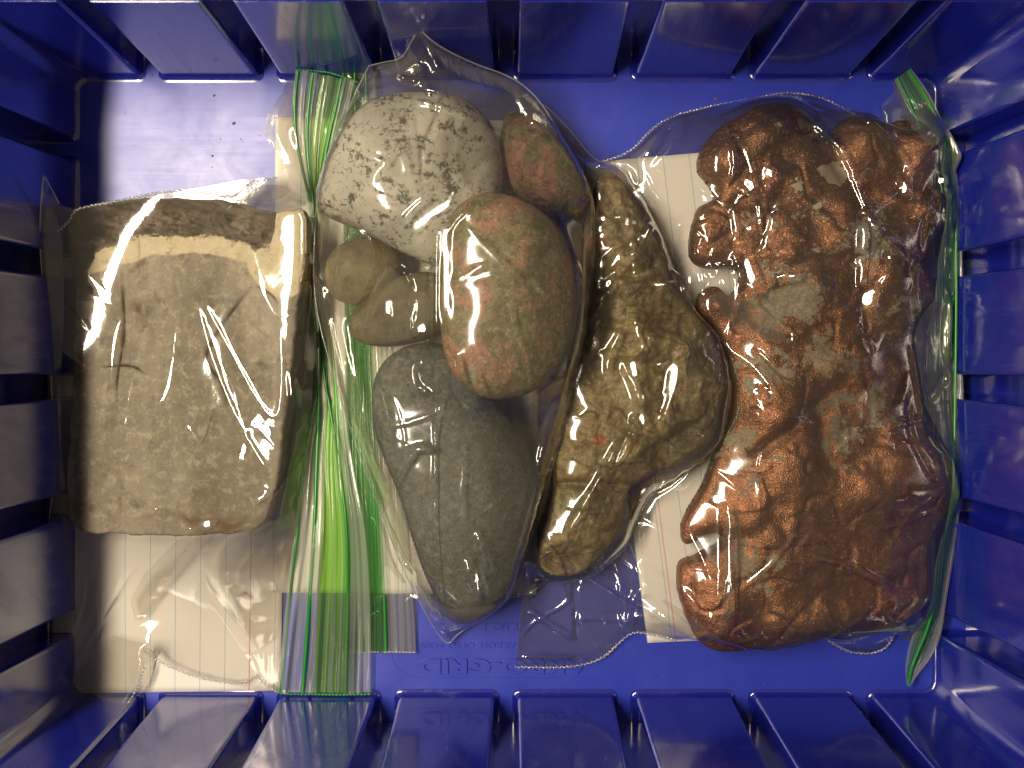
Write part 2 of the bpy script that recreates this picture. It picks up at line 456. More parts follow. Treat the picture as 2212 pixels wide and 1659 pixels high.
def mat_copper():
    m = N('native_copper')
    a = m.noise(40, 5, .6, .5); b = m.noise(170, 5, .65, .3); f = m.noise(1100, 3, .6); g = m.noise(2600, 2, .5)
    c = m.mix(m.ramp(a, [(.3, 0), (.72, 1)]), (.105, .048, .028), (.29, .122, .066))
    low = m.ramp(m.math('ADD', m.attr('fresh'), m.math('MULTIPLY', m.math('SUBTRACT', a, .5), 1.6)), [(.3, 0), (.7, 1)])
    c = m.mix(m.math('MULTIPLY', low, .68), c, m.mix(b, (.29, .112, .062), (.50, .21, .125)))
    c = m.mix(m.ramp(b, [(.35, .6), (.52, 0)]), c, (.15, .06, .025))
    c = m.mix(m.ramp(f, [(.55, 0), (.72, .7)]), c, (.90, .45, .24))
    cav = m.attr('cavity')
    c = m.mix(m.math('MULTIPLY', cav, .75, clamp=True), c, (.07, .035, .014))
    pn = m.noise(330, 5, .75, .4)
    p = m.math('ADD', m.math('MULTIPLY', m.attr('patina'), 1.1), m.math('MULTIPLY', m.math('SUBTRACT', m.math('ADD', m.math('MULTIPLY', pn, .6), m.math('MULTIPLY', b, .4)), .5), 4.0))
    pm = m.ramp(p, [(.40, 0), (.56, 1)])
    pc = m.mix(m.ramp(f, [(.35, 0), (.65, 1)]), (.17, .17, .12), (.38, .38, .30))
    c = m.mix(m.math('MULTIPLY', pm, .9), c, pc)
    q = m.math('ADD', m.attr('plaster'), m.math('MULTIPLY', m.math('SUBTRACT', b, .5), 1.6))
    qm = m.ramp(q, [(.55, 0), (.60, 1)])
    c = m.mix(m.math('MULTIPLY', qm, .95), c, (.46, .39, .28))
    oxide = m.ramp(m.noise(22, 4, .6), [(.45, 0), (.65, .45)])
    c = m.mix(oxide, c, (.16, .085, .035))
    met = m.math('SUBTRACT', .84, m.math('ADD', m.math('MULTIPLY', pm, .8), qm), clamp=True)
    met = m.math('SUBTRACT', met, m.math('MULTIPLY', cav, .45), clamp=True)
    ro = m.math('ADD', m.ramp(b, [(.3, .46), (.7, .30)]), m.math('MULTIPLY', m.math('MAXIMUM', pm, qm), .4))
    nrm = m.bump(b, .0009, .14); nrm = m.bump(f, .00040, .16, nrm); nrm = m.bump(g, .00030, .8, nrm)
    m.bsdf(Base_Color=c, Roughness=ro, Metallic=met, Normal=nrm); return m.m
M_COPPER = mat_copper()

def mat_slab():
    m = N('layered_slab')
    b = m.noise(120, 5, .65, .3); f = m.noise(500, 4, .65)
    v = m.noise(60, 4, .65, sc3=(1, .14, 1)); big = m.noise(16, 4, .6)
    face = m.mix(m.ramp(big, [(.35, 0), (.65, 1)]), (.26, .235, .185), (.40, .36, .285))
    face = m.mix(m.ramp(v, [(.42, .75), (.55, 0)]), face, (.17, .15, .11))
    face = m.mix(m.ramp(m.noise(420, 6, .8), [(.50, 0), (.64, .6)]), face, (.52, .46, .34))
    face = m.mix(m.ramp(m.noise(260, 6, .85), [(.36, .55), (.47, 0)]), face, (.15, .12, .08))
    face = m.mix(m.ramp(b, [(.33, .8), (.45, 0)]), face, (.12, .095, .06))
    rust = m.math('MULTIPLY', m.attr('rust'), m.ramp(b, [(.42, 0), (.6, 1)]))
    face = m.mix(rust, face, (.11, .062, .026))
    cream = m.mix(m.ramp(f, [(.4, 0), (.7, 1)]), (.56, .49, .33), (.66, .59, .42))
    cream = m.mix(m.ramp(m.noise(230, 6, .8), [(.36, .8), (.45, 0)]), cream, (.30, .23, .12))
    z = m.math('ADD', m.attr('cream'), m.math('MULTIPLY', m.math('SUBTRACT', m.noise(50, 5, .6), .5), .7))
    c = m.mix(m.ramp(z, [(.48, 0), (.56, 1)]), face, cream)
    dark = m.mix(m.ramp(m.noise(90, 5, .7, 1.2, sc3=(1, 1.4, 1)), [(.38, 0), (.66, 1)]), (.085, .070, .052), (.24, .20, .145))
    zd = m.math('ADD', m.attr('dark'), m.math('MULTIPLY', m.math('SUBTRACT', m.noise(150, 5, .75, .3), .5), .85))
    c = m.mix(m.ramp(zd, [(.50, 0), (.52, 1)]), c, dark)
    c = m.mix(m.attr('crack'), c, (.03, .024, .015))
    nrm = m.bump(b, .0010, .6); nrm = m.bump(f, .0005, .9, nrm)
    m.bsdf(Base_Color=c, Roughness=.8, Normal=nrm, Specular_IOR_Level=.2); return m.m
M_SLAB = mat_slab()

# ------------------------------------------------------------------ the bin
FX0, FX1 = 162 - CX, 2025 - CX            # floor edges
FY0, FY1 = -(1500 - CY), -(166 - CY)
WH = 340.0; DR = .078                     # wall height, draft
DEP = 60.0
bin_ = empty('plastic_bin', 0, 0, -4)
tag(bin_, 'blue moulded plastic bin with slotted walls holding the bagged stones', 'storage bin')

def slab_box(x0, x1, y0, y1, z0, z1):
    V = [(x, y, z) for z in (z0, z1) for x, y in ((x0, y0), (x1, y0), (x1, y1), (x0, y1))]
    F = [(0, 3, 2, 1), (4, 5, 6, 7), (0, 1, 5, 4), (1, 2, 6, 5), (2, 3, 7, 6), (3, 0, 4, 7)]
    return V, F

# floor with a shallow moulded outline and text
def add_floor():
    V, F = slab_box(FX0 - DEP - 8, FX1 + DEP + 8, FY0 - DEP - 8, FY1 + DEP + 8, -26, 0)
    return mesh('floor', V, F, M_FLOOR, bin_, False)
add_floor()

# wall panels: loft a plan outline upwards. Outline points carry an inward normal.
def loft_plan(pts, zs, flare, shift):
    """pts: plan polyline, room on its left; flare(z) outwards at the foot; shift(p, z) draft"""
    P = np.array(pts, float)
    T = np.gradient(P, axis=0); T /= np.linalg.norm(T, axis=1)[:, None] + 1e-9
    Nn = np.stack([-T[:, 1], T[:, 0]], 1)
    V = []; n = len(P)
    for z, o in zip(zs, flare):
        for p, q in zip(P, Nn):
            sx, sy = shift(p, z); V.append((p[0] + q[0] * o + sx, p[1] + q[1] * o + sy, z))
    F = []
    for k in range(len(zs) - 1):
        for i in range(n - 1):
            a = k * n + i; F.append((a, a + n, a + n + 1, a + 1))
    return V, F, (len(zs) - 1) * n, n
def arc(cx, cy, r, a0, a1, n=6):
    return [(cx + r * math.cos(radians(a0 + (a1 - a0) * i / n)), cy + r * math.sin(radians(a0 + (a1 - a0) * i / n))) for i in range(n + 1)]
def dens(P, step=14):
    return [tuple(p) for p in resample(np.array(P), step)] if False else P

RF = 11.0
AN = np.linspace(.25, pi / 2, 6)
zs = [0.4] + [RF * (1 - math.cos(a)) + .4 for a in AN] + [RF + 5]
flare = [RF] + [RF * (1 - math.sin(a)) for a in AN] + [0]
for z in (60, 140, 240, WH - 5, WH): zs.append(z); flare.append(0)
def draft(z): return DR * max(0, z - RF)

PITCH = 254.6
W = 206.0
def straight_panel():
    r = 8; w = W / 2
    pts = [(-w, -DEP - 14), (-w, -DEP / 2), (-w, -r - 3)] + arc(-w + r, -r, r, 180, 90) + [(-w + r + 4, 0), (0, 0), (w - r - 4, 0)] + arc(w - r, -r, r, 90, 0) + [(w, -r - 3), (w, -DEP / 2), (w, -DEP - 14)]
    V, F, b, n = loft_plan(pts, zs, flare, lambda p, z: (-p[0] * .03 * z / WH, -draft(z)))
    F.append(tuple(b + i for i in range(n))[::-1])
    return V, F
PV, PF = straight_panel()
panel0 = mesh('wall_panel', PV, PF, M_WALL, None, True)
def fix_panel(o):
    md = o.modifiers.new('split', 'EDGE_SPLIT'); md.split_angle = radians(50)
fix_panel(panel0)
SLOTX = [1093 - CX + PITCH * k for k in range(-3, 4)]
SLOTY = [CY - 833 + PITCH * k for k in range(-2, 3)]
spots = []
for k in range(6):
    mx = (SLOTX[k] + SLOTX[k + 1]) / 2
    spots.append((mx, FY0 + 1, 0)); spots.append((mx, FY1 - 1, 180))
for k in range(4):
    my = (SLOTY[k] + SLOTY[k + 1]) / 2
    spots.append((FX0 + 1, my, -90)); spots.append((FX1 - 1, my, 90))
for i, (x, y, a) in enumerate(spots):
    o = panel0 if i == 0 else panel0.copy()
    if i: COL.objects.link(o)
    o.parent = bin_; o.location = (x * K, y * K, 4 * K); o.rotation_euler = (0, 0, radians(a))

# corner panels
def corner(cx, cy, sx, sy, lx, ly):
    """cx,cy floor corner; sx,sy direction into the room; lx,ly lengths to the slot edges"""
    r = 8; c = 20
    loc = [(lx, -DEP - 14), (lx, -DEP / 2), (lx, -r - 3)] + [(lx - r + r * math.cos(radians(t)), -r + r * math.sin(radians(t))) for t in np.linspace(0, 90, 7)]
    loc += [(lx - r - 4, 0), (lx * .6, 0), (c + 16, 0), (c + 10, .3), (c + 3, 1.5), (c * .45, c * .45), (1.5, c + 3), (.3, c + 10), (0, c + 16), (0, ly * .6), (0, ly - r - 4)]
    loc += [(-r + r * math.cos(radians(t)), ly - r + r * math.sin(radians(t))) for t in np.linspace(90, 0, 7)[::-1]][::1] if False else [(-r + r * math.sin(radians(t)), ly - r + r * math.cos(radians(t))) for t in np.linspace(90, 0, 7)]
    loc += [(-r - 3, ly), (-DEP / 2, ly), (-DEP - 14, ly)]
    pts = [(cx + sx * x, cy + sy * y) for x, y in loc]
    if sx * sy > 0: pts = pts[::-1]
    def shift(p, z):
        x = (p[0] - cx) * sx; y = (p[1] - cy) * sy; d = draft(z)
        return -sx * d * min(1, max(0, 1 - x / lx)), -sy * d * min(1, max(0, 1 - y / ly))
    V, F, b, n = loft_plan(pts, zs, flare, shift)
    c0 = len(V)
    V.append((cx - sx * (DEP + 44), cy - sy * (DEP + 44), WH))
    for i in range(n - 1): F.append((b + i + 1, b + i, c0))
    o = mesh('corner_panel', V, F, M_WALL, bin_, True); fix_panel(o)
lx = SLOTX[0] - PITCH + W / 2 + PITCH - (W / 2 + 0) - (PITCH - W) / 2 * 0
hx = (PITCH - W) / 2
corner(FX0, FY0, 1, 1, SLOTX[0] - hx - FX0, SLOTY[0] - hx - FY0)
corner(FX1, FY0, -1, 1, FX1 - SLOTX[-1] - hx, SLOTY[0] - hx - FY0)
corner(FX0, FY1, 1, -1, SLOTX[0] - hx - FX0, FY1 - SLOTY[-1] - hx)
corner(FX1, FY1, -1, -1, FX1 - SLOTX[-1] - hx, FY1 - SLOTY[-1] - hx)

# backing walls behind the slots, narrow rib inside each slot, rim
def ring(name, x0, x1, y0, y1, z0, z1, t0, t1, th, mat):
    """four-sided tapered ring: inner face at offset t0 (bottom) .. t1 (top), thickness th"""
    def loop(o, z): return [(x0 - o, y0 - o, z), (x1 + o, y0 - o, z), (x1 + o, y1 + o, z), (x0 - o, y1 + o, z)]
    V = loop(t0, z0) + loop(t1, z1) + loop(t1 + th, z1) + loop(t0 + th, z0)
    F = []
    for a in range(3):
        for i in range(4):
            j = (i + 1) % 4; F.append((a * 4 + i, a * 4 + j, a * 4 + 4 + j, a * 4 + 4 + i))
    for i in range(4):
        j = (i + 1) % 4; F.append((12 + i, 12 + j, j, i))
    return mesh(name, V, F, mat, bin_, False)
ring('back_wall', FX0, FX1, FY0, FY1, 2, WH - 2, DEP, DEP + DR * WH, 22, M_WALL)
ring('rim', FX0, FX1, FY0, FY1, WH + 1, WH + 26, DR * WH + 1, DR * WH + 6, 130, M_WALL)

# raised lettering moulded in the floor (turned upside down as in the photo)
def text(s, x0, x1, yc, hgt, ext=1.2, off=0.0):
    cu = bpy.data.curves.new('lettering', 'FONT'); cu.body = s; cu.size = 1.0
    cu.extrude = .02; cu.align_x = 'CENTER'; cu.align_y = 'CENTER'; cu.offset = off
    ob = bpy.data.objects.new('lettering', cu); COL.objects.link(ob)
    dg = bpy.context.evaluated_depsgraph_get(); me = bpy.data.meshes.new_from_object(ob.evaluated_get(dg))
    bpy.data.objects.remove(ob)
    co = np.empty(len(me.vertices) * 3); me.vertices.foreach_get('co', co); co = co.reshape(-1, 3)
    lo, hi = co.min(0), co.max(0)
    wx, wy = (x1 - x0), hgt
    X = (co[:, 0] - (lo[0] + hi[0]) / 2) / (hi[0] - lo[0]) * wx
    Y = (co[:, 1] - (lo[1] + hi[1]) / 2) / (hi[1] - lo[1]) * wy
    Z = np.where(co[:, 2] > 0, ext, -2)
    X, Y = -X, -Y                                    # turned 180 degrees
    out = np.stack([X + (x0 + x1) / 2 - CX, Y - (yc - CY), Z], 1) * K - np.array(bin_.location)[None, :]
    me.vertices.foreach_set('co', out.ravel()); me.update()
    me.materials.clear(); me.materials.append(M_FLOOR)
    o = bpy.data.objects.new('lettering', me); COL.objects.link(o); o.parent = bin_
    bm_ = o.modifiers.new('bevel', 'BEVEL'); bm_.width = .7 * K; bm_.segments = 2; bm_.limit_method = 'ANGLE'
    return o
text('AKRO-GRID', 904, 1270, 1439, 33, 3.6, .045)
text('AKRON, OHIO 44309', 906, 1114, 1393, 15, 1.8, .01)
text('PAT. NO. 3', 1046, 1146, 1353, 17, 1.8)
# thin moulded outline round the lettering
def outline_rib():
    x0, x1, y0, y1, r = 845, 1345, 1200, 1463, 60
    P = []
    for (cx, cy, a) in ((x1 - r, y0 + r, 270), (x1 - r, y1 - r, 0), (x0 + r, y1 - r, 90), (x0 + r, y0 + r, 180)):
        P += [(cx + r * math.cos(radians(a + t)), cy + r * math.sin(radians(a + t))) for t in range(0, 91, 10)]
    P = np.array([U(*p) for p in P]); c = P.mean(0)
    V = []; n = len(P)
    for s, z in ((0, -1), (.2, .9), (1.3, .9), (1.5, -1)):
        for p in P:
            d = p - c; V.append((*(p + d / np.linalg.norm(d) * s), z))
    F = [(k * n + i, k * n + (i + 1) % n, (k + 1) * n + (i + 1) % n, (k + 1) * n + i) for k in range(3) for i in range(n)]
    mesh('label_outline', V, F, M_FLOOR, bin_, False)
outline_rib()

# ------------------------------------------------------------------ papers
def paper(label, corners, z, margin, seed, group=None):
    """corners in the photo: top-left, top-right, bottom-right, bottom-left"""
    C = [np.array(U(x, y, z)) for x, y in corners]
    nu, nv = 40, 70
    V = []; at = []; wid = np.linalg.norm(C[1] - C[0])
    uu, vv = np.meshgrid(np.linspace(0, 1, nu), np.linspace(0, 1, nv), indexing='ij')
    P = ((1 - uu)[..., None] * ((1 - vv)[..., None] * C[0] + vv[..., None] * C[3]) + uu[..., None] * ((1 - vv)[..., None] * C[1] + vv[..., None] * C[2]))
    zz = z + 1.6 + 1.5 * fbm(P[..., 0], P[..., 1], 260, seed, 2)
    V = np.concatenate([P, zz[..., None]], 2).reshape(-1, 3)
    idx = np.arange(nu * nv).reshape(nu, nv)
    F = np.stack([idx[:-1, :-1].ravel(), idx[:-1, 1:].ravel(), idx[1:, 1:].ravel(), idx[1:, :-1].ravel()], 1)
    o = mesh('lined_paper_slip', V, F, M_PAPER, None, True, {'across': (uu * wid).ravel(), 'margin': np.full(nu * nv, float(margin))})
    so = o.modifiers.new('thickness', 'SOLIDIFY'); so.thickness = .8 * K; so.offset = -1
    return tag(o, label, 'paper slip', group)
G_PAPER = 'lined paper slips in the bags'
paper('lined paper slip in the left bag, showing below the flat slab', [(100, 470), (625, 470), (606, 1492), (112, 1497)], 3, 452, 3, G_PAPER)
paper('mostly hidden paper slip lying under the bag of pebbles', [(594, 253), (1172, 262), (1158, 1284), (590, 1280)], 4, 900, 5, G_PAPER)
paper('tilted lined paper slip with red margin line left of the copper nugget', [(1262, 352), (1860, 300), (1960, 1362), (1398, 1388)], 3, 66, 8, G_PAPER)

# ------------------------------------------------------------------ stones
TOP = newmap(0); BOT = newmap(1e4)
tops = {}
def reg(name):
    t = newmap(0); b = newmap(1e4); tops[name] = (t, b); return t, b

def sl_attr(zc):
    A = {}
    def to_photo(X, Y):   # back to traced coordinates at the slab face
        s = 1 - zc / H; return X / s + CX, CY - Y / s
    bnd = [(120, 590), (185, 583), (187, 546), (250, 525), (330, 508), (420, 510), (500, 518), (560, 538), (592, 536), (603, 505), (607, 462), (640, 448), (700, 440)]
    bx = np.array(bnd, float)
    def dark(X, Y, sd):
        x, y = to_photo(X, Y); yb = np.interp(x, bx[:, 0], bx[:, 1])
        left = np.clip((190 + 8 * np.sin(y / 14) - x) / 30, -1, 1) * np.clip((650 - y) / 20, -1, 1)
        a = np.clip((yb - y) / 44, -1, 1)
        return .5 + .5 * np.maximum(a, np.where((left > 0) & (y < 650), left, -1))
    def cream(X, Y, sd):
        x, y = to_photo(X, Y); yb = np.interp(x, bx[:, 0], bx[:, 1])
        band = np.clip((yb + 50 - .04 * (x - 200) - y) / 30, -1, 1)
        r = ((x - 620) / 75) ** 2 + ((y - 540) / 105) ** 2
        return .5 + .5 * np.maximum(band, np.clip((1.1 - r) * 1.6, -1, 1))
    def rust(X, Y, sd):
        x, y = to_photo(X, Y); s = 0
        for cx, cy, rx, ry in ((450, 1090, 35, 70), (240, 1090, 22, 30), (400, 1120, 90, 22), (500, 1130, 60, 25), (310, 670, 40, 25), (265, 700, 8, 110), (170, 1100, 14, 60), (640, 470, 25, 14)):
            s = np.maximum(s, np.exp(-((x - cx) / rx) ** 2 - ((y - cy) / ry) ** 2))
        return s
    cr = [[(562, 618), (535, 640), (505, 678), (478, 712), (455, 760), (450, 782), (470, 805), (492, 835), (500, 872), (490, 905)],
          [(258, 575), (264, 640), (268, 700), (262, 760), (248, 830), (252, 900)],
          [(205, 795), (250, 790), (290, 790), (320, 812)], [(560, 618), (600, 640), (612, 660)],
          [(300, 505), (302, 600)], [(430, 970), (450, 950), (470, 880)]]
    ww = [3.2, 2.0, 2.2, 1.8, 1.1, 1.2]
    def crack(X, Y, sd):
        s = 0
        for p, w in zip(cr, ww):
            d, par = line_mask(X, Y, p, zc, 1)
            s = np.maximum(s, np.exp(-(d / (w * 1.2)) ** 2) * np.clip(4 * np.minimum(par, 1 - par), 0, 1) * min(1, w / 2.0))
        return s * (.72 + .28 * fbm(X, Y, 20, 3, 2))
    def rel(X, Y, sd):
        dk = dark(X, Y, sd); k = np.clip((dk - .45) * 3, 0, 1)
        z = 4.5 * fbm(X, Y, 260, 2, 3) + 1.2 * fbm(X, Y, 30, 4, 3)
        x, y = to_photo(X, Y)
        z = z - k * (14 + 40 * np.clip((540 - y) / 110, 0, 1)) + k * 15 * (1 - 2.2 * np.abs(fbm(X + .8 * Y, Y * 1.6, 60, 9, 4, .6))) - 6 * k
        z = z - 5 * crack(X, Y, sd)
        # piece on the right of the crack sits a little lower
        r = ((x - 560) / 90) ** 2 + ((y - 760) / 150) ** 2
        z = z - 3.5 * np.clip((1 - r) * 5, 0, 1)
        return z
    return dict(dark=dark, cream=cream, rust=rust, crack=lambda X, Y, sd: np.clip(1.5 * crack(X, Y, sd), 0, 1)), rel
sa, srel = sl_attr(70)
t_, b_ = reg('slab')
o = stone('stone_slab', [(148, 520), (152, 470), (180, 447), (240, 437), (320, 428), (420, 428), (520, 438), (590, 460), (640, 450), (668, 458), (670, 520), (655, 640), (640, 760), (628, 880), (612, 1000), (596, 1090), (575, 1140), (520, 1152), (400, 1158), (280, 1154), (190, 1148), (155, 1128), (146, 1080), (152, 980), (160, 860), (165, 740), (166, 640), (158, 580)],
          68, 14, 62, M_SLAB, g=2.5, R=8, smooth_n=1, tilt=(.125, .0), relief=srel, attrs=sa, jag=3.5, seed=4, top_map=t_, bot_map=b_)
tag(o, 'flat grey-brown rectangular stone slab with cream band and dark broken top edge', 'stone slab')

BZ = 8
t_, b_ = reg('pebbles')
G_PEB = 'smooth pebbles in the middle bag'
def peb(name, label, *a, **k):
    o = stone(name, *a, top_map=t_, bot_map=b_, **k); return tag(o, label, 'pebble', G_PEB)
peb('pebble', 'small yellowish olive pebble, left under the speckled granite cobble', [(700, 605), (706, 560), (735, 525), (790, 508), (850, 520), (872, 570), (860, 615), (822, 650), (765, 662), (718, 645)],
    62, 52, 54, M_OLIVE, relief=lambda X, Y, s: 2 * fbm(X, Y, 60, 2))
peb('pebble', 'dark olive pebble right above the grey-green one, beneath glinting film', [(748, 700), (775, 655), (838, 606), (920, 580), (985, 610), (1000, 670), (965, 712), (915, 738), (840, 752), (770, 742)],
    66, 60, 56, M_DARKO, relief=lambda X, Y, s: 2 * fbm(X, Y, 60, 12))
peb('pebble', 'largest pebble, dark grey-green and oval, at the bottom of the middle bag', [(805, 830), (820, 790), (850, 760), (890, 742), (945, 738), (1005, 768), (1062, 850), (1110, 915), (1143, 970), (1163, 1025), (1167, 1070), (1158, 1130), (1143, 1190), (1122, 1245), (1090, 1303), (1045, 1333), (1000, 1339), (955, 1315), (918, 1245), (886, 1150), (868, 1080), (838, 1010), (814, 950), (803, 890)],
    92, 88, 84, M_GREY, relief=lambda X, Y, s: 5 * fbm(X, Y, 110, 22, 3) + 1 * fbm(X, Y, 20, 5))
peb('pebble', 'pinkish grey-green small pebble at the top right of the middle bag', [(1090, 252), (1105, 236), (1150, 256), (1208, 302), (1248, 346), (1270, 389), (1276, 430), (1266, 460), (1240, 474), (1205, 472), (1172, 459), (1122, 428), (1093, 396), (1079, 342), (1081, 288)],
    96, 72, 86, M_PINK2, relief=lambda X, Y, s: 4 * fbm(X, Y, 90, 32, 3) + 1 * fbm(X, Y, 16, 6))
peb('cobble', 'pale granite cobble with black flecks at the top of the middle bag', [(690, 445), (693, 405), (708, 350), (733, 298), (762, 252), (805, 216), (870, 203), (950, 204), (1015, 220), (1058, 258), (1080, 310), (1086, 360), (1086, 415), (1050, 500), (1000, 565), (955, 582), (905, 562), (855, 540), (790, 503), (725, 478), (697, 462)],
    128, 98, 118, M_GRAN, relief=lambda X, Y, s: 6 * fbm(X, Y, 120, 42, 3) + 1.2 * fbm(X, Y, 18, 7), power=.46)
peb('cobble', 'mottled green and pink oval cobble on top, centre of the middle bag', [(953, 560), (958, 500), (980, 452), (1018, 424), (1060, 415), (1112, 424), (1170, 455), (1213, 500), (1238, 560), (1250, 625), (1246, 700), (1226, 770), (1190, 822), (1140, 853), (1080, 866), (1030, 856), (985, 822), (960, 770), (950, 700), (950, 620)],
    186, 82, 96, M_PINK, relief=lambda X, Y, s: 5 * fbm(X, Y, 120, 52, 3) + 1.5 * fbm(X, Y, 22, 8), power=.45)

# brown rock
def brown_attr():
    z = 80
    def ph(X, Y): s = 1 - z / H; return X / s + CX, CY - Y / s
    def blobs(L):
        def f(X, Y, sd):
            x, y = ph(X, Y); s = 0
            for cx, cy, rx, ry, a in L: s = np.maximum(s, a * np.exp(-((x - cx) / rx) ** 2 - ((y - cy) / ry) ** 2))
            return s
        return f
    pale = blobs([(1335, 830, 90, 60, .45), (1500, 850, 45, 110, .35), (1330, 520, 35, 60, .4), (1360, 760, 120, 40, .2), (1300, 620, 60, 60, .25), (1240, 1170, 50, 50, .25), (1370, 900, 90, 60, .3)])
    cop = blobs([(1292, 525, 12, 28, .9), (1290, 945, 14, 10, 1.), (1455, 830, 10, 6, .9), (1296, 450, 8, 20, .7)])
    grn = blobs([(1235, 1085, 28, 25, 1.), (1240, 640, 30, 50, .3)])
    folds = [([(1200, 1045), (1260, 1042), (1330, 1050), (1400, 1052)], 9, 30), ([(1290, 700), (1360, 712), (1430, 700), (1500, 740)], 12, 12), ([(1240, 820), (1330, 790), (1430, 800), (1540, 790)], 16, 8),
             ([(1420, 960), (1480, 930), (1530, 880)], 12, 9), ([(1290, 560), (1350, 600), (1440, 590)], 14, 14), ([(1300, 400), (1340, 470), (1350, 540)], 12, 8)]
    def rel(X, Y, sd):
        r = 9 * fbm(X, Y, 120, 62, 3, .5) + 11 * (1 - 2.4 * np.abs(fbm(X, Y, 90, 63, 2))) + 2.4 * (1 - 2 * np.abs(fbm(X, Y, 32, 66, 3, .6))) + 2.0 * fbm(X, Y, 12, 68, 2) - 12
        for p, w, a in folds:
            d, par = line_mask(X, Y, p, z, 1)
            r = r - a * np.exp(-(d / w) ** 2)
        return r
    return dict(pale=pale, copper=cop, green=grn), rel
ba, brel = brown_attr()
t_, b_ = reg('brown')
o = stone('rock', [(1284, 420), (1288, 385), (1305, 372), (1332, 380), (1358, 410), (1384, 448), (1406, 500), (1428, 540), (1440, 575), (1441, 612), (1462, 634), (1500, 675), (1532, 712), (1554, 762), (1562, 820), (1557, 872), (1546, 925), (1530, 962), (1500, 985), (1458, 1006), (1412, 1024), (1380, 1042), (1353, 1052), (1352, 1100), (1336, 1160), (1290, 1212), (1240, 1242), (1200, 1245), (1168, 1226), (1160, 1190), (1174, 1140), (1190, 1080), (1196, 1030), (1190, 960), (1205, 870), (1228, 780), (1250, 700), (1268, 600), (1278, 500)],
          62, 84, 54, M_BROWN, g=2.5, power=.42, relief=brel, attrs=ba, jag=4, seed=8, smooth_n=2, top_map=t_, bot_map=b_)
tag(o, 'wet-looking yellow-brown knobbly rock between the pebbles and the copper nugget', 'rock')

# copper nugget
CO = [(1504, 342), (1520, 308), (1552, 274), (1588, 259), (1617, 234), (1661, 225), (1704, 230), (1736, 252), (1754, 284), (1767, 312), (1785, 322), (1797, 284), (1815, 259), (1848, 254), (1884, 266), (1909, 276), (1934, 263), (1977, 266), (2010, 284), (2028, 313), (2033, 345), (2024, 371), (2004, 391), (2020, 410), (2038, 439), (2044, 472), (2035, 497), (2010, 511), (1996, 535), (1988, 570), (2000, 600), (2024, 621), (2016, 665), (1982, 684), (1960, 702), (1961, 754), (1978, 819), (1981, 884), (1981, 930), (2020, 963), (2049, 1010), (2047, 1071), (2028, 1114), (2010, 1134), (1988, 1181), (1995, 1235), (1992, 1285), (1970, 1321), (1934, 1348), (1884, 1355), (1830, 1357), (1776, 1368), (1722, 1379), (1668, 1390), (1596, 1400), (1542, 1405), (1502, 1379), (1480, 1328), (1461, 1271), (1458, 1227), (1470, 1206), (1498, 1202), (1522, 1188), (1560, 1169), (1549, 1148), (1520, 1149), (1498, 1168), (1480, 1178), (1470, 1166), (1469, 1134), (1484, 1094), (1508, 1062), (1524, 1035), (1536, 992), (1556, 950), (1574, 905), (1578, 855), (1574, 783), (1562, 747), (1540, 711), (1505, 684), (1501, 650), (1515, 625), (1538, 615), (1556, 624), (1564, 640), (1579, 637), (1594, 614), (1598, 589), (1574, 576), (1546, 581), (1517, 578), (1493, 567), (1486, 543), (1489, 497), (1503, 454), (1524, 441), (1544, 432), (1538, 407), (1520, 389), (1505, 371)]
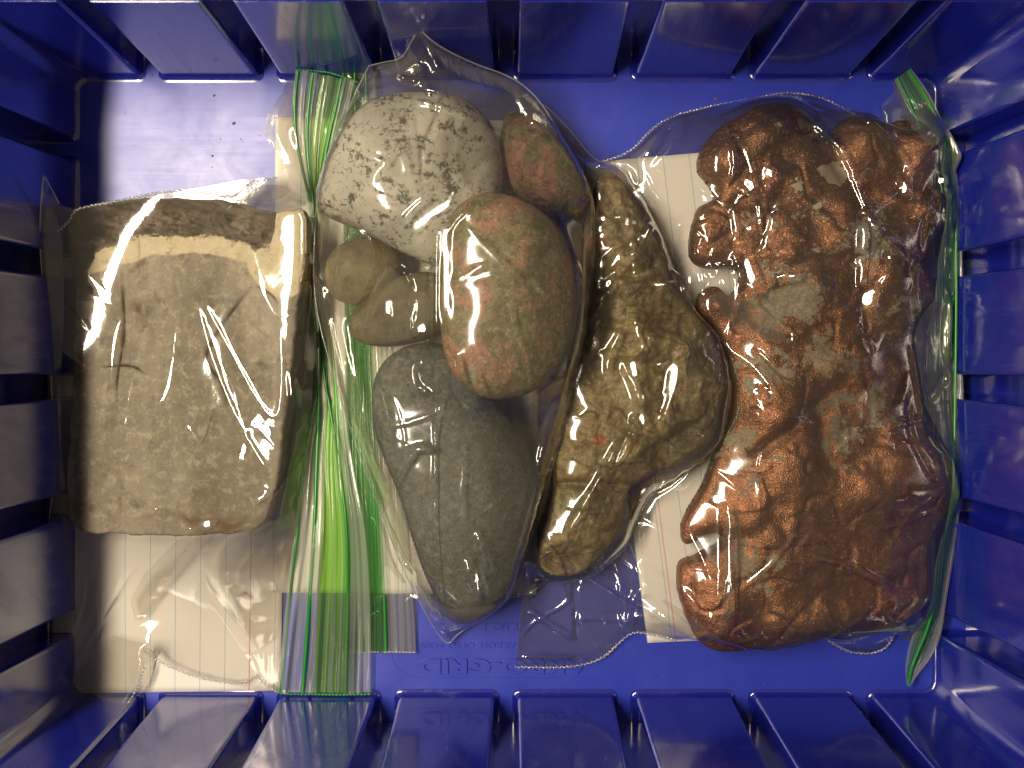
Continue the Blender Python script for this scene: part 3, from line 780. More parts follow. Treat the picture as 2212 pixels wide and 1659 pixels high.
def copper_attr():
    z = 62
    def ph(X, Y): s = 1 - z / H; return X / s + CX, CY - Y / s
    P1 = [(1700, 655, 62, 48, .75), (1755, 765, 60, 40, .55), (1640, 800, 60, 45, .5), (1830, 880, 90, 80, .42), (1790, 960, 34, 50, .5), (1840, 525, 44, 34, .8), (1925, 660, 60, 30, .45), (1840, 600, 40, 45, .42), (1640, 500, 34, 24, .45), (1590, 960, 34, 40, .5), (1630, 1210, 60, 55, .42), (1870, 690, 40, 60, .4), (1720, 470, 60, 30, .3), (1600, 1010, 26, 40, .4), (1880, 470, 18, 15, .5), (1700, 1180, 30, 25, .3), (1910, 1170, 70, 20, .25), (1700, 300, 60, 14, .3), (1870, 330, 50, 40, .3), (1640, 560, 25, 20, .3)]
    P2 = [(1780, 385, 46, 34, .95), (1700, 410, 50, 30, .7), (1735, 460, 46, 40, .45), (1850, 505, 24, 16, .5)]
    def blobs(L):
        def f(X, Y, sd):
            x, y = ph(X, Y); s = 0
            for cx, cy, rx, ry, a in L: s = np.maximum(s, a * np.exp(-((x - cx) / rx) ** 2 - ((y - cy) / ry) ** 2))
            return s
        return f
    P1 = [(a, b, c * 1.4, d * 1.4, e) for a, b, c, d, e in P1]
    patina, plaster = blobs(P1), blobs(P2)
    grooves = [([(1590, 1000), (1650, 955), (1720, 890), (1760, 860), (1800, 830)], 13, 22), ([(1758, 850), (1752, 920), (1762, 990), (1800, 1010)], 15, 24), ([(1800, 1010), (1850, 960), (1880, 930)], 14, 14),
               ([(1540, 1180), (1620, 1140), (1680, 1060)], 20, 12), ([(1590, 660), (1630, 700), (1700, 730), (1780, 700)], 14, 16), ([(1620, 560), (1700, 590), (1790, 570), (1870, 560)], 16, 18),
               ([(1760, 300), (1790, 360), (1830, 420), (1900, 470), (1990, 540)], 16, 24), ([(1560, 440), (1620, 455), (1700, 440)], 16, 18), ([(1840, 420), (1940, 410), (2005, 395)], 16, 16),
               ([(1700, 1300), (1800, 1260), (1900, 1270), (1960, 1230)], 26, 14), ([(1560, 1170), (1600, 1260), (1640, 1330)], 22, 12), ([(1830, 600), (1850, 700), (1900, 760), (1960, 780)], 18, 16), ([(1660, 320), (1700, 380)], 22, 14),
               ([(1900, 300), (1925, 360), (1940, 400)], 16, 16), ([(1600, 720), (1620, 800), (1600, 880)], 18, 10), ([(1850, 1080), (1900, 1130), (1980, 1140)], 20, 10)]
    humps = [(1640, 300, 50, 24), (1560, 350, 42, 18), (1850, 310, 40, 20), (1980, 330, 42, 24), (1990, 460, 42, 20), (1690, 545, 55, 20), (1800, 520, 40, 14), (1660, 900, 60, 16), (1700, 1000, 50, 12), (1950, 1000, 70, 20), (1870, 1060, 60, 14), (1520, 520, 36, 14),
             (1560, 1300, 70, 18), (1750, 1320, 80, 14), (1900, 1300, 70, 12), (1540, 660, 26, 14), (1810, 790, 50, 16), (1740, 620, 40, 12), (1900, 880, 55, 12), (1900, 600, 40, 14), (1620, 1100, 55, 10)]
    def rel(X, Y, sd):
        r = 10 * fbm(X, Y, 130, 72, 3, .45) + 2.2 * fbm(X, Y, 36, 76, 3, .55) - 4.0 * np.clip(1 - 3.2 * np.abs(fbm(X, Y, 70, 81, 2)), 0, 1)
        x, y = ph(X, Y)
        for cx, cy, rr, a in humps: r = r + a * np.exp(-((x - cx) ** 2 + (y - cy) ** 2) / rr ** 2)
        for p, w, a in grooves:
            d, par = line_mask(X, Y, p, z, 1)
            r = r - .62 * a * np.exp(-(d / (1.25 * w)) ** 2) * np.clip(5 * np.minimum(par, 1 - par) + .2, 0, 1)
        return r
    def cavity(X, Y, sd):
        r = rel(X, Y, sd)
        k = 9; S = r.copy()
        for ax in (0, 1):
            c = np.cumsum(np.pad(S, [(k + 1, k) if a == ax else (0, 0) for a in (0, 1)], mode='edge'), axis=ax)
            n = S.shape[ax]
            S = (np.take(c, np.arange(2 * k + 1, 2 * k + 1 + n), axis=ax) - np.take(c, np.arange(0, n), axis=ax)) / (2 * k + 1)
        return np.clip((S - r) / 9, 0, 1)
    def fresh(X, Y, sd):
        x, y = ph(X, Y); return np.clip((y - 560) / 500, 0, 1) * .85 + .15 * np.exp(-((x - 1990) / 60) ** 2)
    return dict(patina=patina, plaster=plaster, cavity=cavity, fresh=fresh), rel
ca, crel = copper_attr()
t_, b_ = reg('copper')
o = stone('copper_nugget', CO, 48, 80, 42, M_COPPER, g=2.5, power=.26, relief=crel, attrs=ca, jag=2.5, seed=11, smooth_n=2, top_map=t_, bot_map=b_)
tag(o, 'large lumpy brown native copper nugget with pale mineral patches, in the right bag', 'copper nugget')

# ------------------------------------------------------------------ bag films
def film(name, outline, mat, parent, lo, hi=None, creases=(), nrand=60, seed=1, g=3.0, gap=2.0, wav=3.0, facet=5.0, wsc=130, base=4.0, rand_amp=2.2, hcap=None, asc=1.0, wcr=.8, glints=()):
    """outline: (x, y, z) traced in the photo. Membrane stretched over the heights in lo."""
    O = np.array([(*U(x, y, z), z) for x, y, z in outline])
    P = resample(O, 10, True)
    X, Y = grid(P, g); ins = inside(X, Y, P)
    d, par, nx, ny, nz = polydist(X, Y, P); sd = np.where(ins, d, -d)
    # coarse membrane
    gc = 8.0
    Xc, Yc = grid(P, gc, 1); ic = inside(Xc, Yc, P); dc, _, _, _, zc = polydist(Xc, Yc, P)
    L = sample(hull(lo), Xc, Yc) + gap; L = np.where(L < base, base, L)
    # widen the obstacle by one cell so that the cloth clears the edges
    Lw = L.copy()
    for sx, sy in ((1, 0), (-1, 0), (0, 1), (0, -1)): Lw = np.maximum(Lw, np.roll(np.roll(L, sx, 0), sy, 1) - 3)
    Hc = None
    if hi is not None: Hc = np.maximum(sample(hi, Xc, Yc) - 2, base)
    free = ic & (dc > gc * .5)
    Z0 = np.where(free, np.maximum(Lw, 10), zc)
    lo_ = Lw if Hc is None else np.where(Hc < 900, np.minimum(Lw, Hc), Lw)
    Z = sor(Z0, free, lo_, Hc, iters=500, w=1.93, rhs=-.05)
    # bring to the fine grid
    u = (X - Xc[0, 0]) / gc; v = (Y - Yc[0, 0]) / gc
    u = np.clip(u, 0, Z.shape[0] - 1.001); v = np.clip(v, 0, Z.shape[1] - 1.001)
    i = u.astype(int); j = v.astype(int); a = u - i; b = v - j
    a = a * a * (3 - 2 * a) * .5 + a * .5; b = b * b * (3 - 2 * b) * .5 + b * .5
    Zf = Z[i, j] * (1 - a) * (1 - b) + Z[i + 1, j] * a * (1 - b) + Z[i, j + 1] * (1 - a) * b + Z[i + 1, j + 1] * a * b
    # smooth the up-sampled surface a little
    for _ in range(14):
        Q = Zf.copy(); Q[1:-1, 1:-1] = .2 * (Zf[1:-1, 1:-1] + Zf[2:, 1:-1] + Zf[:-2, 1:-1] + Zf[1:-1, 2:] + Zf[1:-1, :-2]); Zf = Q
    r = np.random.RandomState(seed)
    edge = np.clip(sd / 25, 0, 1)
    dz = wav * fbm(X, Y, wsc, seed, 2, .35) * edge
    # facets: soft pleats fanning over the sheet
    for k in range(9):
        an = r.uniform(0, pi); c = r.uniform(-600, 600); n_ = np.array([math.cos(an), math.sin(an)])
        w_ = 40 * vnoise(X, Y, 300, seed + k)
        s = n_[0] * X + n_[1] * Y + w_ - c
        m = np.clip(1 - np.abs(s) / 160, 0, 1)
        loc = .5 + .5 * vnoise(X, Y, 220, seed + 50 + k)
        dz += facet * m ** 1.5 * loc * edge
    bx0, bx1, by0, by1 = P[:, 0].min(), P[:, 0].max(), P[:, 1].min(), P[:, 1].max()
    def add(Pl, amp, w, taper=True):
        x0, x1 = Pl[:, 0].min() - 5 * w, Pl[:, 0].max() + 5 * w; y0, y1 = Pl[:, 1].min() - 5 * w, Pl[:, 1].max() + 5 * w
        i0 = max(0, int((x0 - X[0, 0]) / g)); i1 = min(X.shape[0], int((x1 - X[0, 0]) / g) + 2)
        j0 = max(0, int((y0 - Y[0, 0]) / g)); j1 = min(X.shape[1], int((y1 - Y[0, 0]) / g) + 2)
        if i1 <= i0 or j1 <= j0: return
        dd, pp, *_ = polydist(X[i0:i1, j0:j1], Y[i0:i1, j0:j1], Pl, False)
        tp = np.clip(6 * np.minimum(pp, 1 - pp), 0, 1) if taper else 1
        dz[i0:i1, j0:j1] += amp * np.exp(-(dd / (1.5 * w)) ** 2) * tp * edge[i0:i1, j0:j1]
    for k in range(nrand):
        x = r.uniform(bx0, bx1); y = r.uniform(by0, by1); a0 = r.uniform(0, 2 * pi)
        nb = r.choice([1, 1, 1, 2, 3, 4]); x0_, y0_ = x, y
        for q in range(nb):
            x, y = x0_, y0_; an = a0 + q * r.uniform(.25, 1.2); ln = r.uniform(40, 260); pts = []
            for s in range(5):
                pts.append((x, y)); x += math.cos(an) * ln / 4; y += math.sin(an) * ln / 4; an += r.uniform(-.4, .4)
            w_ = r.uniform(1.7, 5.5)
            add(chaikin(np.array(pts), 1, False), w_ * r.uniform(.35, 1.35) * rand_amp * r.choice([1, 1, -1]), w_)
    for c in creases:
        pts, zc_, amp, w = c; amp *= asc; w *= wcr
        add(chaikin([U(x, y, zc_) for x, y in pts], 2, False), amp, w)
    Zf = Zf + dz
    # small taut facets of the film, turned towards the lamp
    LX, LY = -1960.0, 480.0
    for gx_, gy_, zg, ga, gb, gan in glints:
        xc, yc = U(gx_, gy_, zg); R_ = 2.2 * max(ga, gb)
        i0 = max(1, int((xc - R_ - X[0, 0]) / g)); i1 = min(X.shape[0] - 1, int((xc + R_ - X[0, 0]) / g) + 2)
        j0 = max(1, int((yc - R_ - Y[0, 0]) / g)); j1 = min(X.shape[1] - 1, int((yc + R_ - Y[0, 0]) / g) + 2)
        ic_ = int((xc - X[0, 0]) / g); jc_ = int((yc - Y[0, 0]) / g); q = 2
        if not (q < ic_ < X.shape[0] - q and q < jc_ < X.shape[1] - q): continue
        sl = Zf[ic_ - q:ic_ + q + 1, jc_ - q:jc_ + q + 1]
        sx_ = (Zf[ic_ + q, jc_] - Zf[ic_ - q, jc_]) / (2 * q * g); sy_ = (Zf[ic_, jc_ + q] - Zf[ic_, jc_ - q]) / (2 * q * g)
        c1 = np.array([-xc, -yc, H - zg]); c1 /= np.linalg.norm(c1); l1 = np.array([LX - xc, LY - yc, 3500 - zg]); l1 /= np.linalg.norm(l1)
        h_ = c1 + l1; tx, ty = -h_[0] / h_[2], -h_[1] / h_[2]
        dx_ = X[i0:i1, j0:j1] - xc; dy_ = Y[i0:i1, j0:j1] - yc; ca, sa_ = math.cos(radians(gan)), math.sin(radians(gan))
        u_ = (dx_ * ca + dy_ * sa_) / ga; v_ = (-dx_ * sa_ + dy_ * ca) / gb
        wn = np.exp(-(u_ ** 4 + v_ ** 4))
        kx = tx - sx_; ky = (ty - sy_) * .5
        pl_ = Zf[ic_, jc_] + tx * dx_ + (sy_ + ky) * dy_ + 3 + .35 * abs(kx) * ga
        pl_ = pl_ + .25 * vnoise(X[i0:i1, j0:j1], Y[i0:i1, j0:j1], 30, 5)
        ob_ = sample(lo, X[i0:i1, j0:j1], Y[i0:i1, j0:j1]) + 1.2
        pl_ = pl_ + min(34, max(0, float((ob_ - pl_)[wn > .35].max()) if (wn > .35).any() else 0))
        Zf[i0:i1, j0:j1] = Zf[i0:i1, j0:j1] * (1 - wn) + pl_ * wn
    fl = sample(lo, X, Y) + .8
    if hi is not None:
        hh = sample(hi, X, Y); fl = np.where(hh < 900, np.minimum(fl, hh), fl)
        Zf = np.where(hh < 900, np.minimum(Zf, np.maximum(hh - 1, base)), Zf)
    Zf = np.maximum(Zf, np.maximum(fl, base * .5))
    Zf = np.where(sd < .5 * g, nz, Zf)
    keep = sd > -.75 * g; snap = keep & (sd <= .4 * g)
    Xs = np.where(snap, nx, X); Ys = np.where(snap, ny, Y)
    cell = keep[:-1, :-1] & keep[1:, :-1] & keep[1:, 1:] & keep[:-1, 1:]
    cell &= ~(snap[:-1, :-1] & snap[1:, :-1] & snap[1:, 1:] & snap[:-1, 1:])
    used = np.zeros(X.shape, bool)
    for a_, b_ in ((0, 0), (1, 0), (1, 1), (0, 1)): used[a_:a_ + cell.shape[0], b_:b_ + cell.shape[1]] |= cell
    idt = np.full(X.shape, -1); idt[used] = np.arange(used.sum())
    V = np.stack([Xs[used], Ys[used], Zf[used]], 1)
    F = np.stack([idt[:-1, :-1][cell], idt[1:, :-1][cell], idt[1:, 1:][cell], idt[:-1, 1:][cell]], 1)
    ob = mesh(name, V, F, mat, parent, True)
    M = newmap(0); mk = inside(HX, HY, P)
    ii = np.clip(np.round((HX - X[0, 0]) / g).astype(int), 0, X.shape[0] - 1); jj = np.clip(np.round((HY - Y[0, 0]) / g).astype(int), 0, X.shape[1] - 1)
    M = np.where(mk, Zf[ii, jj], 0)
    return ob, M

def back_film(outline, mat, parent, z, seed):
    O = np.array([U(x, y, z) for x, y, _ in outline]); P = resample(O, 8, True)
    X, Y = grid(P, 12); ins = inside(X, Y, P); d, par, nx, ny, _ = polydist(X, Y, P); sd = np.where(ins, d, -d)
    keep = sd > -9; snap = keep & (sd < 5)
    Xs = np.where(snap, nx, X); Ys = np.where(snap, ny, Y)
    cell = keep[:-1, :-1] & keep[1:, :-1] & keep[1:, 1:] & keep[:-1, 1:]
    cell &= ~(snap[:-1, :-1] & snap[1:, :-1] & snap[1:, 1:] & snap[:-1, 1:])
    used = np.zeros(X.shape, bool)
    for a_, b_ in ((0, 0), (1, 0), (1, 1), (0, 1)): used[a_:a_ + cell.shape[0], b_:b_ + cell.shape[1]] |= cell
    idt = np.full(X.shape, -1); idt[used] = np.arange(used.sum())
    Z = z + .6 * fbm(X, Y, 60, seed, 2)
    V = np.stack([Xs[used], Ys[used], Z[used]], 1)
    F = np.stack([idt[:-1, :-1][cell], idt[1:, :-1][cell], idt[1:, 1:][cell], idt[:-1, 1:][cell]], 1)
    return mesh('back_film', V, F, mat, parent, True)

def tube(name, pts, r, mat, parent, bead=0, step=None, sides=6, zig=0, flat=1.0):
    """pts (x, y, z) in the photo"""
    P = chaikin([(*U(x, y, z), z) for x, y, z in pts], 2, False)
    P = resample(P, step or (1.8 if bead else 5))
    n = len(P); T = np.gradient(P, axis=0); T /= np.linalg.norm(T, axis=1)[:, None] + 1e-9
    S = np.stack([-T[:, 1], T[:, 0], np.zeros(n)], 1); S /= np.linalg.norm(S, axis=1)[:, None] + 1e-9
    Up = np.cross(T, S)
    s = np.arange(n) * (1.8 if bead else 5)
    rr = r * np.ones(n)
    if bead: rr = r * (.75 + bead * np.sin(s * 2 * pi / 7.5) + .25 * np.interp(s, np.arange(0, s[-1] + 20, 20), rng.uniform(-1, 1, len(np.arange(0, s[-1] + 20, 20)))))
    if zig: P = P + S * (zig * np.sin(s * 2 * pi / 11))[:, None]
    V = []
    for k in range(sides):
        a = 2 * pi * k / sides
        V.append(P + S * (math.cos(a) * rr)[:, None] - Up * (math.sin(a) * rr * flat)[:, None])
    V = np.stack(V, 1).reshape(-1, 3)
    idx = np.arange(n * sides).reshape(n, sides); nxt = np.roll(idx, -1, 1)
    F = np.stack([idx[:-1].ravel(), nxt[:-1].ravel(), nxt[1:].ravel(), idx[1:].ravel()], 1)
    return mesh(name, V, F, mat, parent, True)

def ribbon(name, L, Rr, mat, parent, ribs=9, amp=2.2, nu=90, step=5, seed=1, hi=None, lo=None, wob=3):
    """strip between two traced edges L and Rr (lists of x, y, z), ribbed along its length"""
    L = np.array([(*U(x, y, z), z) for x, y, z in L]); Rr = np.array([(*U(x, y, z), z) for x, y, z in Rr])
    n = 260
    def rs(P):
        P = chaikin(P, 2, False)
        d = np.r_[0, np.cumsum(np.linalg.norm(np.diff(P[:, :2], axis=0), axis=1))]
        t = np.linspace(0, d[-1], n); return np.stack([np.interp(t, d, P[:, k]) for k in range(3)], 1)
    A, B = rs(L), rs(Rr)
    u = np.linspace(0, 1, nu)[:, None, None]
    P = A[None] * (1 - u) + B[None] * u
    uu = np.broadcast_to(u[..., 0], P.shape[:2])
    wdt = np.linalg.norm(B - A, axis=1)[None]
    rib = np.abs(np.sin(uu * pi * ribs)) ** .6
    fan = vnoise(uu * 900, np.linspace(0, 400, n)[None] + 0 * uu, 60, seed)
    z = P[..., 2] + amp * rib + wob * fan + .8 * amp * vnoise(uu * 2600, 0 * uu + np.linspace(0, 90, n)[None], 60, seed + 3)
    if lo is not None: z = np.maximum(z, sample(lo, P[..., 0], P[..., 1]) + 2)
    if hi is not None:
        hh = sample(hi, P[..., 0], P[..., 1]); z = np.where(hh < 900, np.minimum(z, np.maximum(hh - 2, 5)), z)
    V = np.stack([P[..., 0], P[..., 1], z], 2).reshape(-1, 3)
    idx = np.arange(nu * n).reshape(nu, n)
    F = np.stack([idx[:-1, :-1].ravel(), idx[:-1, 1:].ravel(), idx[1:, 1:].ravel(), idx[1:, :-1].ravel()], 1)
    o = mesh(name, V, F, mat, parent, True, {'across': uu.ravel()})
    M = newmap(0)
    return o

ceil_mid = tops['pebbles'][1]
G_BAG = 'clear zip bags in the bin'

# ---- bag D: copper
bagD = empty('zip_bag', *U(1600, 800, 0), 2)
tag(bagD, 'clear zip bag round the copper nugget, its green zip along the right wall', 'zip bag', G_BAG)
DO = [(1128, 1290, 5), (1112, 1440, 5), (1230, 1442, 8), (1300, 1425, 10), (1340, 1385, 16), (1368, 1362, 22), (1420, 1372, 18), (1465, 1382, 12), (1505, 1368, 20), (1545, 1374, 22), (1590, 1392, 26), (1640, 1398, 20), (1690, 1388, 18), (1735, 1370, 20), (1770, 1366, 24), (1800, 1390, 20), (1835, 1408, 14), (1880, 1412, 12), (1915, 1400, 16), (1935, 1365, 26),
      (1960, 1385, 30), (2000, 1392, 40), (2035, 1365, 46), (2045, 1300, 50), (2062, 1200, 60), (2078, 1080, 70), (2084, 950, 74), (2080, 800, 70), (2082, 600, 74), (2076, 450, 78), (2062, 340, 82), (2040, 270, 86), (2008, 200, 90), (1970, 150, 96), (1925, 178, 84), (1948, 225, 70), (1940, 262, 50), (1935, 295, 26), (1880, 268, 22), (1830, 238, 20), (1770, 208, 16), (1700, 199, 14), (1630, 212, 12), (1550, 226, 12), (1450, 250, 12), (1405, 280, 14), (1362, 330, 16), (1290, 352, 10), (1230, 700, 6), (1180, 1100, 6)]
DC = [([(1705, 235), (1745, 262), (1800, 300), (1835, 360), (1858, 430), (1885, 500), (1925, 535), (1960, 570)], 120, 9, 6), ([(1705, 235), (1690, 262), (1682, 275)], 110, 7, 5), ([(1705, 235), (1740, 240), (1768, 290)], 100, 6, 5),
      ([(1555, 240), (1566, 300), (1576, 345), (1572, 420)], 90, 6, 5), ([(1590, 535), (1600, 580), (1618, 610), (1640, 634), (1662, 612), (1700, 592), (1725, 600)], 120, 10, 7), ([(1590, 400), (1625, 425), (1645, 432), (1650, 400), (1680, 372)], 120, 9, 7),
      ([(1850, 470), (1848, 540), (1856, 600), (1845, 690)], 120, 8, 6), ([(1568, 1080), (1574, 1160), (1562, 1250), (1553, 1342)], 110, 13, 7), ([(1718, 1194), (1790, 1205), (1840, 1222), (1900, 1260), (1955, 1302)], 120, 8, 6), ([(1613, 878), (1635, 900), (1652, 925)], 120, 8, 6),
      ([(1128, 1310), (1180, 1345), (1245, 1385)], 10, 5, 5), ([(1115, 1420), (1180, 1418), (1240, 1419)], 8, 7, 3), ([(1150, 1180), (1300, 1260), (1420, 1330), (1560, 1392)], 40, 6, 7), ([(1400, 1200), (1500, 1300), (1590, 1390)], 60, 5, 8), ([(1480, 1010), (1540, 1010), (1600, 1060)], 100, 3, 4),
      ([(2030, 640), (2042, 720), (2050, 840)], 80, 8, 6), ([(2036, 470), (2070, 560), (2052, 640), (2040, 700)], 80, 7, 5), ([(1960, 560), (1966, 640), (1980, 700)], 90, 7, 6), ([(1960, 400), (1900, 440), (1850, 470)], 120, 6, 6), ([(1830, 250), (1880, 262), (1940, 290)], 30, 9, 7),
      ([(1830, 240), (1900, 300), (1960, 370), (1930, 420)], 100, 5, 5), ([(2030, 290), (1980, 340), (1940, 390), (1930, 420)], 100, 6, 5), ([(1990, 930), (2030, 975), (2050, 1040), (2070, 1100)], 80, 9, 6), ([(2010, 1100), (1960, 1120), (1890, 1140)], 110, 3, 4), ([(1960, 740), (1975, 840), (1990, 920)], 100, 6, 5),
      ([(1760, 1090), (1790, 1060), (1840, 1030)], 120, 3, 3), ([(1960, 1380), (2010, 1370), (2035, 1362)], 40, 7, 5), ([(1780, 990), (1840, 930), (1880, 900), (1910, 930), (1925, 990)], 120, 2.5, 3), ([(1670, 690), (1720, 720), (1700, 760)], 120, 3, 4), ([(1280, 360), (1320, 345), (1370, 360), (1380, 400)], 20, 6, 5), ([(1380, 440), (1440, 480), (1490, 520)], 40, 4, 5), ([(1820, 640), (1870, 620), (1900, 640)], 120, 5, 5)]
lowD = tops['copper'][0]
fD, mD = film('front_film', DO, M_FILM, bagD, lowD, hi=tops['brown'][1], creases=DC, glints=[(1622, 588, 120, 15, 44, 22), (1700, 604, 120, 26, 10, 10), (1618, 402, 115, 16, 24, 20), (1655, 375, 115, 16, 14, -20), (1850, 520, 115, 8, 34, 0), (1868, 645, 115, 22, 24, 0), (1568, 1230, 100, 8, 100, 3), (1634, 902, 120, 8, 22, 35), (2050, 320, 95, 9, 40, 22), (1946, 412, 110, 12, 20, 0), (2020, 396, 90, 13, 13, 0), (1582, 480, 100, 7, 30, 10), (1850, 590, 115, 7, 30, 0), (2040, 700, 80, 7, 60, 0), (1780, 1203, 115, 40, 5, -8), (1870, 1240, 110, 40, 5, -28)], g=2.6, nrand=95, seed=21, rand_amp=.85, wav=4)
back_film(DO, M_FILM, bagD, 1.5, 3)
tube('side_seam', [(1112, 1441, 6), (1230, 1443, 9), (1300, 1426, 11), (1340, 1386, 17), (1368, 1363, 23), (1420, 1373, 19), (1465, 1383, 13), (1505, 1369, 21), (1545, 1375, 23), (1590, 1393, 27), (1640, 1399, 21), (1690, 1389, 19), (1735, 1371, 21), (1770, 1367, 25), (1800, 1391, 21), (1835, 1409, 15), (1880, 1413, 13), (1915, 1401, 17), (1935, 1366, 27)], 3.0, M_SEAM, bagD, bead=.3, zig=1.0)
tube('side_seam', [(1290, 352, 11), (1362, 330, 17), (1405, 280, 15), (1450, 250, 13), (1550, 226, 13), (1630, 212, 13), (1700, 199, 15), (1770, 208, 17), (1830, 238, 21), (1880, 268, 23), (1935, 295, 27)], 3.0, M_SEAM, bagD, bead=.3, zig=1.0)
ribbon('zip_strip', [(1932, 172, 92), (1956, 225, 84), (1990, 290, 90), (2018, 350, 96), (2034, 450, 100), (2020, 560, 84), (1992, 650, 60), (1975, 760, 56), (1988, 860, 60), (2010, 930, 70), (2040, 1000, 84), (2040, 1100, 84), (2014, 1180, 70), (2002, 1250, 60), (1992, 1320, 50), (1965, 1385, 40), (1955, 1440, 34), (1958, 1478, 30)],
       [(1968, 148, 100), (2008, 200, 94), (2042, 275, 90), (2062, 340, 86), (2076, 450, 82), (2080, 600, 78), (2078, 800, 74), (2082, 950, 78), (2076, 1080, 74), (2060, 1200, 64), (2042, 1300, 54), (2034, 1370, 46), (2012, 1420, 38), (1985, 1450, 34), (1964, 1482, 31)],
       M_ZIPR, bagD, ribs=7, amp=2.6, seed=31, lo=mD)
tube('zip_track', [(1962, 152, 103), (2000, 205, 97), (2034, 280, 95), (2052, 345, 92), (2064, 450, 90), (2066, 600, 88), (2064, 800, 84), (2062, 950, 88), (2058, 1080, 86), (2038, 1200, 76), (2020, 1300, 66), (2000, 1370, 56), (1972, 1430, 46), (1962, 1480, 34)], 3.2, M_TRACK, bagD)
tube('zip_track', [(1938, 168, 100), (1972, 240, 96), (2008, 320, 98), (2040, 420, 102), (2044, 520, 96)], 1.6, M_TRACK, bagD)

# ---- bag C: brown rock
bagC = empty('zip_bag', *U(1200, 700, 0), 3)
tag(bagC, 'clear zip bag round the yellow-brown rock, half under the bag of pebbles', 'zip bag', G_BAG)
COu = [(738, 142, 30), (800, 140, 30), (900, 165, 16), (1060, 200, 14), (1120, 205, 20), (1180, 226, 24), (1240, 290, 18), (1282, 345, 14), (1312, 352, 20), (1345, 366, 26), (1392, 440, 24), (1432, 520, 26), (1458, 590, 36), (1505, 672, 34), (1548, 714, 30), (1574, 790, 26), (1578, 870, 26), (1562, 940, 24), (1528, 985, 20), (1460, 1030, 14), (1405, 1070, 12), (1372, 1130, 12), (1350, 1190, 12), (1290, 1240, 12), (1215, 1262, 12), (1150, 1262, 12), (1130, 1290, 10), (1000, 1302, 8), (902, 1290, 8), (898, 1408, 8), (748, 1408, 8), (752, 1280, 8), (745, 900, 6), (742, 500, 6)]
CC = [([(1455, 560), (1480, 610), (1500, 668)], 40, 10, 7), ([(1290, 635), (1340, 628), (1400, 630), (1440, 622)], 120, 9, 5), ([(1290, 655), (1340, 668), (1400, 660), (1500, 672)], 120, 4, 4), ([(1395, 475), (1380, 530), (1340, 580), (1300, 605)], 110, 7, 5), ([(1420, 540), (1380, 600), (1310, 615)], 110, 4, 4),
      ([(1345, 780), (1370, 830), (1385, 880), (1395, 830)], 140, 10, 7), ([(1395, 800), (1440, 780), (1465, 790), (1455, 850), (1430, 920)], 140, 11, 8), ([(1370, 890), (1365, 930), (1390, 945)], 140, 8, 5), ([(1215, 1180), (1240, 1120), (1300, 1020), (1340, 930)], 110, 9, 6), ([(1380, 960), (1340, 1010), (1290, 1090)], 100, 4, 5),
      ([(1110, 240), (1160, 290), (1220, 380), (1250, 420)], 30, 6, 6), ([(1180, 230), (1210, 300), (1280, 380)], 40, 6, 6), ([(1500, 700), (1480, 760), (1470, 800)], 110, 5, 4), ([(1505, 1000), (1560, 960), (1600, 965)], 50, 3, 4), ([(760, 1330), (800, 1310), (840, 1290)], 10, 8, 5), ([(750, 1370), (790, 1350), (830, 1320)], 10, 6, 5)]
lowC = np.maximum(tops['brown'][0], np.where(mD > 0, np.minimum(mD, 60), 0) * 1.0)
fC, mC = film('front_film', COu, M_FILM, bagC, lowC, hi=ceil_mid, creases=CC, glints=[(1366, 800, 110, 14, 28, 10), (1447, 815, 105, 20, 56, -8), (1383, 905, 100, 11, 22, 10), (1388, 515, 80, 8, 26, -30), (1325, 1000, 90, 6, 60, -28), (1462, 612, 40, 12, 26, 25), (1238, 1140, 90, 6, 36, -22), (1420, 620, 60, 26, 6, 0)], g=2.6, nrand=70, seed=34, rand_amp=.8, wav=3)
back_film(COu, M_FILM, bagC, 2.6, 5)
ribbon('zip_strip', [(738, 150, 20), (742, 500, 8), (748, 900, 8), (752, 1290, 12), (748, 1408, 14)], [(812, 140, 22), (830, 500, 8), (860, 900, 8), (892, 1290, 12), (898, 1408, 14)], M_ZIPS, bagC, ribs=9, amp=3, seed=41, hi=ceil_mid)
for xo, tr in ((742, 0), (766, 20), (790, 44)):
    tube('zip_track', [(xo, 142, 26), (xo + 2, 300, 12), (xo + 8, 600, 8)], 3.0, M_TRACK, bagC)
tube('zip_track', [(830, 1285, 16), (832, 1340, 18), (834, 1406, 18)], 3.6, M_TRACK, bagC)
tube('zip_track', [(768, 1320, 16), (767, 1360, 18), (765, 1406, 18)], 1.6, M_TRACK, bagC)
tube('side_seam', [(748, 1409, 15), (820, 1408, 16), (898, 1409, 15)], 2.4, M_SEAM, bagC, bead=.3)
tube('zip_end_seal', [(736, 143, 26), (770, 141, 28), (812, 141, 28)], 3.0, M_TRACK, bagC, bead=.25)

